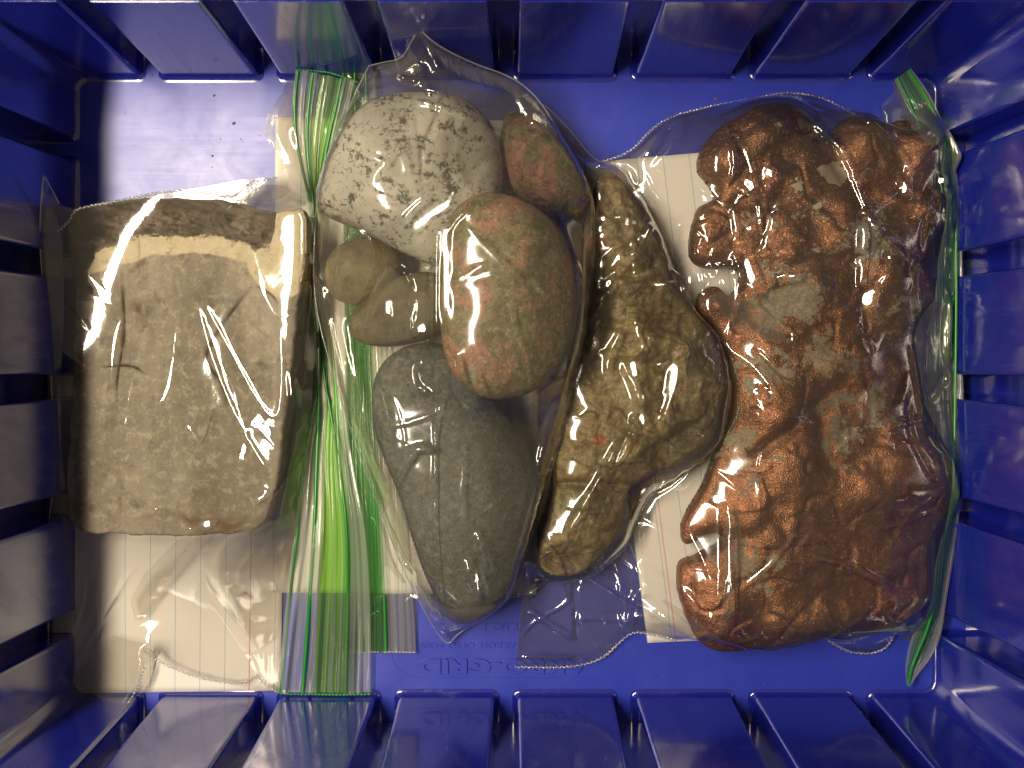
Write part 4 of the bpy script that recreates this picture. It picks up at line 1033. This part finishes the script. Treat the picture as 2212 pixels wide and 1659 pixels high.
# ---- bag A: slab
bagA = empty('zip_bag', *U(380, 850, 0), 2)
tag(bagA, 'clear zip bag round the flat slab at the left, with a crumpled bright green zip', 'zip bag', G_BAG)
AO = [(92, 370, 165), (104, 395, 150), (128, 440, 110), (158, 452, 100), (176, 447, 92), (235, 437, 84), (300, 424, 76), (350, 414, 70), (400, 410, 66), (450, 402, 50), (520, 388, 44), (600, 382, 40), (604, 335, 34), (582, 308, 36), (566, 285, 40), (580, 245, 44), (604, 205, 50), (618, 180, 44), (645, 158, 36), (668, 200, 30), (680, 300, 30), (676, 420, 40), (684, 560, 50), (688, 700, 50), (690, 830, 46), (668, 960, 36), (655, 1100, 28), (628, 1300, 22), (600, 1498, 16),
      (540, 1487, 14), (470, 1474, 18), (400, 1456, 22), (340, 1426, 30), (308, 1404, 44), (312, 1440, 46), (300, 1482, 44), (276, 1520, 42), (254, 1556, 40), (200, 1540, 30), (140, 1522, 20), (103, 1500, 14), (106, 1400, 22), (100, 1260, 24), (102, 1150, 40), (116, 1050, 60), (118, 950, 62), (112, 850, 70), (104, 720, 84), (92, 620, 100), (84, 500, 120)]
AC = [([(383, 620), (400, 645), (425, 730), (465, 845), (510, 935), (572, 1032)], 150, 14, 8), ([(386, 620), (415, 645), (450, 705), (500, 795), (545, 872), (570, 900), (588, 902), (596, 880), (600, 790), (592, 700)], 150, 12, 6),
      ([(250, 640), (215, 690), (200, 760), (196, 870), (202, 892), (240, 899), (290, 892), (325, 865), (342, 800), (352, 700), (366, 640), (383, 620)], 148, 9, 5), ([(540, 585), (560, 640), (588, 690), (630, 680), (648, 640)], 140, 4, 4),
      ([(565, 1055), (610, 1060), (590, 1075), (565, 1090)], 120, 9, 5), ([(645, 765), (655, 775), (640, 800), (645, 850), (655, 880)], 90, 10, 5), ([(650, 775), (670, 782), (655, 800)], 90, 8, 4), ([(138, 1456), (200, 1360), (275, 1212)], 30, 13, 6), ([(112, 1450), (165, 1320), (180, 1230), (200, 1180), (240, 1135), (320, 1110)], 40, 9, 6),
      ([(200, 1395), (290, 1330), (370, 1230), (430, 1140)], 30, 7, 10), ([(230, 1390), (320, 1340), (340, 1260)], 30, 5, 6), ([(545, 1125), (490, 1150), (440, 1180), (425, 1250), (470, 1340), (530, 1430), (548, 1472)], 50, 9, 6), ([(600, 1130), (540, 1170), (480, 1240), (500, 1280), (545, 1310)], 50, 9, 5),
      ([(590, 1140), (600, 1230), (575, 1370), (570, 1480)], 40, 8, 6), ([(612, 1100), (640, 1000), (655, 930)], 60, 10, 7), ([(570, 1140), (620, 1020), (650, 960)], 70, 8, 6), ([(100, 600), (130, 650), (170, 712)], 120, 10, 5), ([(95, 480), (150, 560), (200, 620), (215, 640)], 120, 6, 5), ([(105, 1160), (150, 1200), (165, 1160), (205, 1120)], 60, 9, 5),
      ([(110, 980), (125, 1040), (135, 1080)], 70, 8, 5), ([(100, 540), (98, 440), (95, 390)], 130, 9, 4), ([(640, 160), (600, 240), (580, 300), (600, 370)], 40, 9, 5), ([(615, 180), (640, 280), (672, 380)], 40, 9, 5), ([(585, 240), (602, 300), (640, 380), (672, 430)], 44, 8, 5), ([(470, 440), (520, 425), (580, 410), (640, 430)], 60, 9, 6), ([(430, 495), (440, 440), (470, 430)], 110, 7, 10),
      ([(325, 1115), (400, 1110), (500, 1105)], 60, 5, 6), ([(300, 1480), (240, 1480), (200, 1490), (180, 1520)], 34, 8, 5), ([(215, 1390), (240, 1430), (310, 1405)], 36, 8, 6), ([(480, 1260), (520, 1340), (560, 1440)], 30, 7, 6), ([(240, 1135), (300, 1110), (360, 1090)], 60, 8, 5)]
fA, mA = film('front_film', AO, M_FILM0, bagA, tops['slab'][0], hi=ceil_mid, creases=AC, glints=[(643, 830, 60, 8, 38, 6), (576, 1068, 70, 16, 7, 25), (578, 1185, 40, 6, 16, 0), (505, 1275, 34, 8, 12, 20), (205, 1360, 26, 5, 60, -32), (640, 300, 40, 8, 22, 10), (590, 330, 36, 8, 22, 10)], g=2.6, nrand=34, seed=57, rand_amp=.13, wav=1.6, wsc=260, facet=.5, asc=.105, wcr=.5)
back_film(AO, M_FILM, bagA, 1.2, 7)
tube('side_seam', [(124, 500, 92), (150, 478, 96), (158, 458, 98), (176, 448, 94), (235, 438, 86), (300, 425, 78), (350, 415, 72), (400, 412, 68), (450, 418, 66), (500, 428, 64), (520, 414, 56), (540, 392, 48), (600, 384, 42)], 3.1, M_SEAM, bagA, bead=.3, zig=1.0)
tube('side_seam', [(310, 1405, 46), (345, 1430, 30), (400, 1455, 24), (470, 1472, 20), (530, 1476, 16), (556, 1455, 20), (562, 1470, 20), (600, 1498, 17)], 2.8, M_SEAM, bagA, bead=.3, zig=1.0)
tube('side_seam', [(312, 1440, 47), (300, 1482, 45), (276, 1520, 43), (254, 1556, 41)], 2.8, M_SEAM, bagA, bead=.3, zig=1.0)
ribbon('zip_strip', [(640, 152, 44), (632, 220, 40), (636, 300, 34), (655, 380, 24), (672, 440, 10), (680, 640, 8), (682, 800, 8), (676, 880, 10), (655, 1000, 22), (640, 1130, 30), (622, 1280, 26), (600, 1496, 16)],
       [(774, 176, 50), (762, 230, 46), (735, 310, 40), (708, 390, 26), (704, 450, 10), (716, 640, 8), (738, 800, 8), (748, 880, 10), (762, 1000, 26), (790, 1130, 34), (800, 1280, 30), (800, 1498, 18)], M_ZIP, bagA, ribs=13, amp=3.0, seed=61, hi=ceil_mid, wob=9)
for f0, r_ in ((.03, 3.4), (.27, 4.2), (.73, 3.2)):
    A_ = [(640, 152, 47), (632, 220, 44), (636, 300, 38), (655, 380, 27), (672, 440, 12), (680, 640, 9), (682, 800, 9), (676, 880, 12), (655, 1000, 26), (640, 1130, 34), (622, 1280, 30), (600, 1496, 20)]
    B_ = [(774, 176, 54), (762, 230, 50), (735, 310, 44), (708, 390, 30), (696, 450, 12), (692, 640, 9), (704, 800, 9), (726, 880, 12), (762, 1000, 30), (790, 1130, 38), (800, 1280, 34), (800, 1498, 22)]
    tube('zip_track', [tuple(a * (1 - f0) + b * f0 for a, b in zip(p, q)) for p, q in zip(A_, B_)], r_, M_TRACK, bagA, flat=.8)
tube('zip_end_seal', [(598, 1497, 18), (640, 1500, 20), (700, 1500, 22), (760, 1501, 22), (802, 1499, 20)], 3.2, M_TRACK, bagA, bead=.3)
tube('zip_end_seal', [(640, 152, 48), (680, 152, 50), (720, 158, 52), (774, 178, 54)], 2.6, M_TRACK, bagA, bead=.3)

# ---- bag B: pebbles, on top of the others
bagB = empty('zip_bag', *U(980, 750, 0), 8)
tag(bagB, 'cloudy clear bag of six pebbles lying on top of its neighbours', 'zip bag', G_BAG)
BO = [(797, 142, 120), (830, 134, 130), (868, 128, 150), (888, 90, 190), (905, 60, 225), (925, 82, 215), (962, 108, 190), (1030, 140, 160), (1085, 158, 150), (1130, 182, 140), (1168, 220, 130), (1205, 280, 120), (1250, 352, 110), (1282, 420, 100), (1286, 500, 100), (1281, 600, 100), (1268, 720, 100), (1245, 820, 100), (1218, 920, 96), (1182, 1050, 84), (1152, 1150, 76), (1124, 1238, 66), (1104, 1288, 56), (1040, 1336, 40), (985, 1372, 26), (968, 1396, 22), (940, 1362, 26), (886, 1262, 40), (850, 1180, 44), (800, 1045, 50), (758, 930, 56), (712, 785, 66), (686, 685, 76), (676, 592, 84), (681, 480, 96), (690, 408, 104), (722, 310, 112), (765, 205, 118)]
BC = [([(690, 600), (705, 700), (760, 880), (830, 1070), (905, 1250)], 90, 9, 8), ([(735, 640), (745, 760), (800, 930), (860, 1100)], 90, 7, 8), ([(957, 480), (950, 560), (948, 660), (948, 745)], 150, 12, 8), ([(948, 760), (946, 900), (944, 1100), (945, 1300), (966, 1390)], 130, 4, 3),
      ([(905, 62), (925, 110), (945, 150), (960, 170)], 170, 9, 6), ([(800, 143), (845, 170), (890, 192), (925, 200)], 130, 9, 5), ([(800, 143), (808, 180), (818, 220)], 130, 8, 5), ([(915, 150), (922, 190), (930, 205), (938, 230)], 150, 9, 5), ([(860, 185), (890, 160), (915, 150)], 140, 7, 5),
      ([(1130, 185), (1115, 210), (1140, 250), (1165, 290)], 140, 7, 5), ([(870, 215), (960, 240), (1060, 280), (1120, 310), (1165, 300)], 190, 7, 5), ([(785, 690), (825, 622), (860, 578), (885, 600), (908, 645)], 130, 11, 5), ([(905, 645), (900, 690), (890, 745)], 120, 8, 5), ([(880, 660), (893, 690), (896, 730)], 130, 9, 5),
      ([(915, 775), (896, 800), (905, 830), (940, 852)], 130, 12, 5), ([(825, 1075), (850, 1040), (868, 1010), (885, 990), (905, 962), (940, 960)], 150, 10, 6), ([(838, 1090), (845, 1130), (868, 1180), (900, 1215), (915, 1225)], 90, 10, 6), ([(1030, 1140), (1048, 1190), (1055, 1250)], 150, 8, 5), ([(1010, 1195), (1020, 1240), (1050, 1275), (1090, 1300)], 130, 10, 7),
      ([(740, 560), (765, 510), (800, 520), (830, 545)], 110, 9, 6), ([(760, 540), (740, 590), (720, 640)], 110, 6, 6), ([(760, 750), (850, 745), (930, 735)], 90, 7, 5), ([(985, 760), (990, 820), (1020, 880), (1040, 900)], 190, 12, 9), ([(1200, 850), (1180, 930), (1160, 1010)], 110, 8, 7), ([(1215, 830), (1175, 960), (1150, 1080), (1130, 1220)], 100, 6, 6),
      ([(1260, 470), (1255, 600), (1235, 760), (1190, 940)], 120, 6, 6), ([(950, 560), (900, 600), (870, 590)], 150, 5, 4), ([(1040, 440), (990, 470), (960, 520)], 230, 4, 3), ([(930, 430), (880, 470), (870, 500)], 200, 4, 5), ([(1170, 340), (1120, 420), (1090, 430)], 170, 5, 5), ([(720, 310), (800, 220), (870, 195)], 140, 6, 8)]
lowB = np.maximum(np.maximum(tops['pebbles'][0], mA), np.where(mC > 0, mC, 0))
fB, mB = film('front_film', BO, M_FILM2, bagB, lowB, creases=BC, glints=[(968, 600, 190, 13, 80, 0), (966, 520, 190, 12, 26, 0), (1028, 812, 150, 13, 50, 10), (775, 522, 120, 30, 12, -25), (757, 575, 110, 16, 26, -20), (845, 668, 110, 14, 24, 0), (918, 712, 120, 20, 16, 20), (903, 812, 110, 7, 34, 8), (918, 965, 120, 26, 6, 0), (1035, 1240, 110, 7, 34, 6), (1180, 905, 100, 7, 36, -15), (845, 1110, 80, 7, 30, 14), (880, 1215, 60, 22, 6, -30)], g=2.6, nrand=50, seed=83, rand_amp=.5, wav=3)
# doubled, folded-over strips of film
M_FOLD = mat_film('folded_bag_film', haze=.12, tint=(.93, .92, .88), hz=(.66, .62, .52))
def fold(poly, hmap, bag, dz=3.5, amp=3.0, seed=1, z=None):
    z0 = z if z is not None else 80
    P = resample(chaikin([U(x, y, z0) for x, y in poly], 1), 8, True)
    g = 4.0; X, Y = grid(P, g); ins = inside(X, Y, P); d, par, nx, ny, _ = polydist(X, Y, P); sd = np.where(ins, d, -d)
    keep = sd > -.75 * g; snap = keep & (sd <= .4 * g)
    Xs = np.where(snap, nx, X); Ys = np.where(snap, ny, Y)
    cell = keep[:-1, :-1] & keep[1:, :-1] & keep[1:, 1:] & keep[:-1, 1:]
    cell &= ~(snap[:-1, :-1] & snap[1:, :-1] & snap[1:, 1:] & snap[:-1, 1:])
    used = np.zeros(X.shape, bool)
    for a_, b_ in ((0, 0), (1, 0), (1, 1), (0, 1)): used[a_:a_ + cell.shape[0], b_:b_ + cell.shape[1]] |= cell
    if not used.any(): return
    idt = np.full(X.shape, -1); idt[used] = np.arange(used.sum())
    hm = box(np.where(hmap > 0, hmap, 4), 1)
    Z = sample(hm, Xs, Ys) + dz + amp * np.abs(vnoise(X, Y, 38, seed)) + amp * .6 * vnoise(X, Y, 110, seed + 2)
    V = np.stack([Xs[used], Ys[used], Z[used]], 1)
    F = np.stack([idt[:-1, :-1][cell], idt[1:, :-1][cell], idt[1:, 1:][cell], idt[:-1, 1:][cell]], 1)
    mesh('film_fold', V, F, M_FOLD, bag, True)
for k, pl in enumerate([
    [(678, 600), (700, 600), (735, 700), (800, 900), (870, 1100), (920, 1250), (966, 1385), (935, 1345), (886, 1250), (830, 1110), (762, 930), (714, 780)],
    [(1278, 430), (1280, 600), (1262, 720), (1215, 920), (1150, 1150), (1105, 1282), (1086, 1285), (1120, 1150), (1180, 960), (1222, 800), (1246, 640), (1256, 480)],
    [(802, 146), (868, 132), (912, 150), (922, 205), (872, 190)], [(908, 70), (1030, 142), (1128, 184), (1205, 282), (1270, 405), (1240, 400), (1170, 300), (1095, 215), (1000, 165), (935, 150)],
    [(1120, 215), (1136, 205), (1168, 288), (1196, 310), (1170, 318), (1140, 270)], [(768, 745), (830, 600), (862, 580), (905, 640), (944, 640), (940, 725), (850, 742)],
    [(690, 470), (760, 490), (840, 540), (800, 640), (745, 700), (705, 640)], [(905, 1225), (960, 1300), (1050, 1285), (1100, 1286), (1040, 1332), (985, 1368), (966, 1390), (935, 1340)]]):
    fold(pl, mB, bagB, seed=k)
for k, pl in enumerate([[(1420, 1290), (1470, 1310), (1550, 1370), (1590, 1390), (1540, 1376), (1470, 1340)], 
                        [(1930, 180), (1968, 155), (2010, 215), (2040, 290), (1990, 340), (1950, 300)], [(1955, 700), (2010, 640), (2070, 700), (2075, 900), (2040, 950), (1990, 900), (1966, 800)], [(1520, 620), (1560, 700), (1700, 760), (1640, 660)], [(1550, 1100), (1585, 1080), (1590, 1200), (1560, 1330), (1545, 1330)],
                        [(1290, 356), (1370, 335), (1400, 330), (1440, 262), (1380, 320)]]):
    fold(pl, mD, bagD, seed=20 + k, amp=2.0)
for k, pl in enumerate([[(106, 1496), (180, 1420), (214, 1388), (250, 1400), (308, 1406), (310, 1440), (298, 1482), (254, 1552), (180, 1526)], [(436, 1172), (560, 1118), (640, 1010), (660, 960), (640, 1120), (600, 1260), (560, 1450), (470, 1350), (424, 1260)],
                        [(96, 400), (120, 440), (150, 480), (146, 640), (120, 900), (140, 1150), (112, 1140), (104, 900), (92, 600)], [(585, 250), (610, 190), (645, 160), (640, 320), (665, 430), (610, 380)], [(440, 405), (520, 390), (640, 400), (600, 440), (500, 430)],
                        [(250, 1290), (420, 1130), (500, 1112), (400, 1180), (330, 1290), (270, 1380)]]):
    fold(pl, mA, bagA, seed=40 + k, amp=2.5)
for k, pl in enumerate([[(1110, 215), (1180, 235), (1250, 320), (1276, 400), (1240, 380), (1160, 280)], [(1130, 1285), (1200, 1262), (1290, 1242), (1340, 1190), (1300, 1260), (1200, 1285)]]):
    fold(pl, mC, bagC, seed=60 + k, amp=2.0)
# film edges: doubled fold lines
for bag, pts in ((bagB, BO), (bagA, [p for p in AO[-10:]] + AO[:3]), (bagC, COu[4:26])):
    tube('folded_edge', [(x, y, z + 1) for x, y, z in pts] + ([(pts[0][0], pts[0][1], pts[0][2] + 1)] if bag is bagB else []), 1.3, M_SEAM, bag)

# grit and crumbs lying on the bin floor
V = []; F = []
gr = np.random.RandomState(5)
for (x, y, q) in [(329, 163, 3), (465, 183, 2), (462, 206, 4), (505, 266, 5), (520, 300, 2.4), (476, 300, 2), (459, 336, 4), (470, 402, 3), (473, 430, 3), (1547, 213, 5), (1560, 238, 2), (1432, 1463, 2.5), (1420, 172, 2.5), (1530, 1482, 2), (1900, 1470, 2), (1180, 1470, 2), (640, 1530, 2), (1650, 1478, 2), (1740, 188, 2), (1830, 300, 2)] + [(gr.uniform(230, 590), gr.uniform(190, 400), gr.uniform(.8, 1.8)) for _ in range(22)] + [(gr.uniform(1150, 1990), gr.uniform(1445, 1490), gr.uniform(.8, 1.6)) for _ in range(20)]:
    cx, cy = U(x, y, 1); b0 = len(V)
    ring_ = [(cx + q * gr.uniform(.6, 1.1) * math.cos(t), cy + q * gr.uniform(.5, 1) * math.sin(t)) for t in np.linspace(0, 2 * pi, 7)[:-1]]
    q *= .7
    V += [(a, b, -.2) for a, b in ring_] + [(cx + (a - cx) * .6, cy + (b - cy) * .6, q * .5) for a, b in ring_] + [(cx, cy, q * .6)]
    for i in range(6):
        j = (i + 1) % 6; F += [(b0 + i, b0 + j, b0 + 6 + j, b0 + 6 + i), (b0 + 6 + i, b0 + 6 + j, b0 + 12)]
mg = N('brown_grit'); mg.bsdf(Base_Color=mg.mix(mg.noise(300, 2), (.05, .04, .03), (.22, .14, .07)), Roughness=.9)
tag(mesh('grit', V, F, mg.m, None, True), 'specks of brown grit scattered on the blue bin floor', 'grit', kind='stuff')
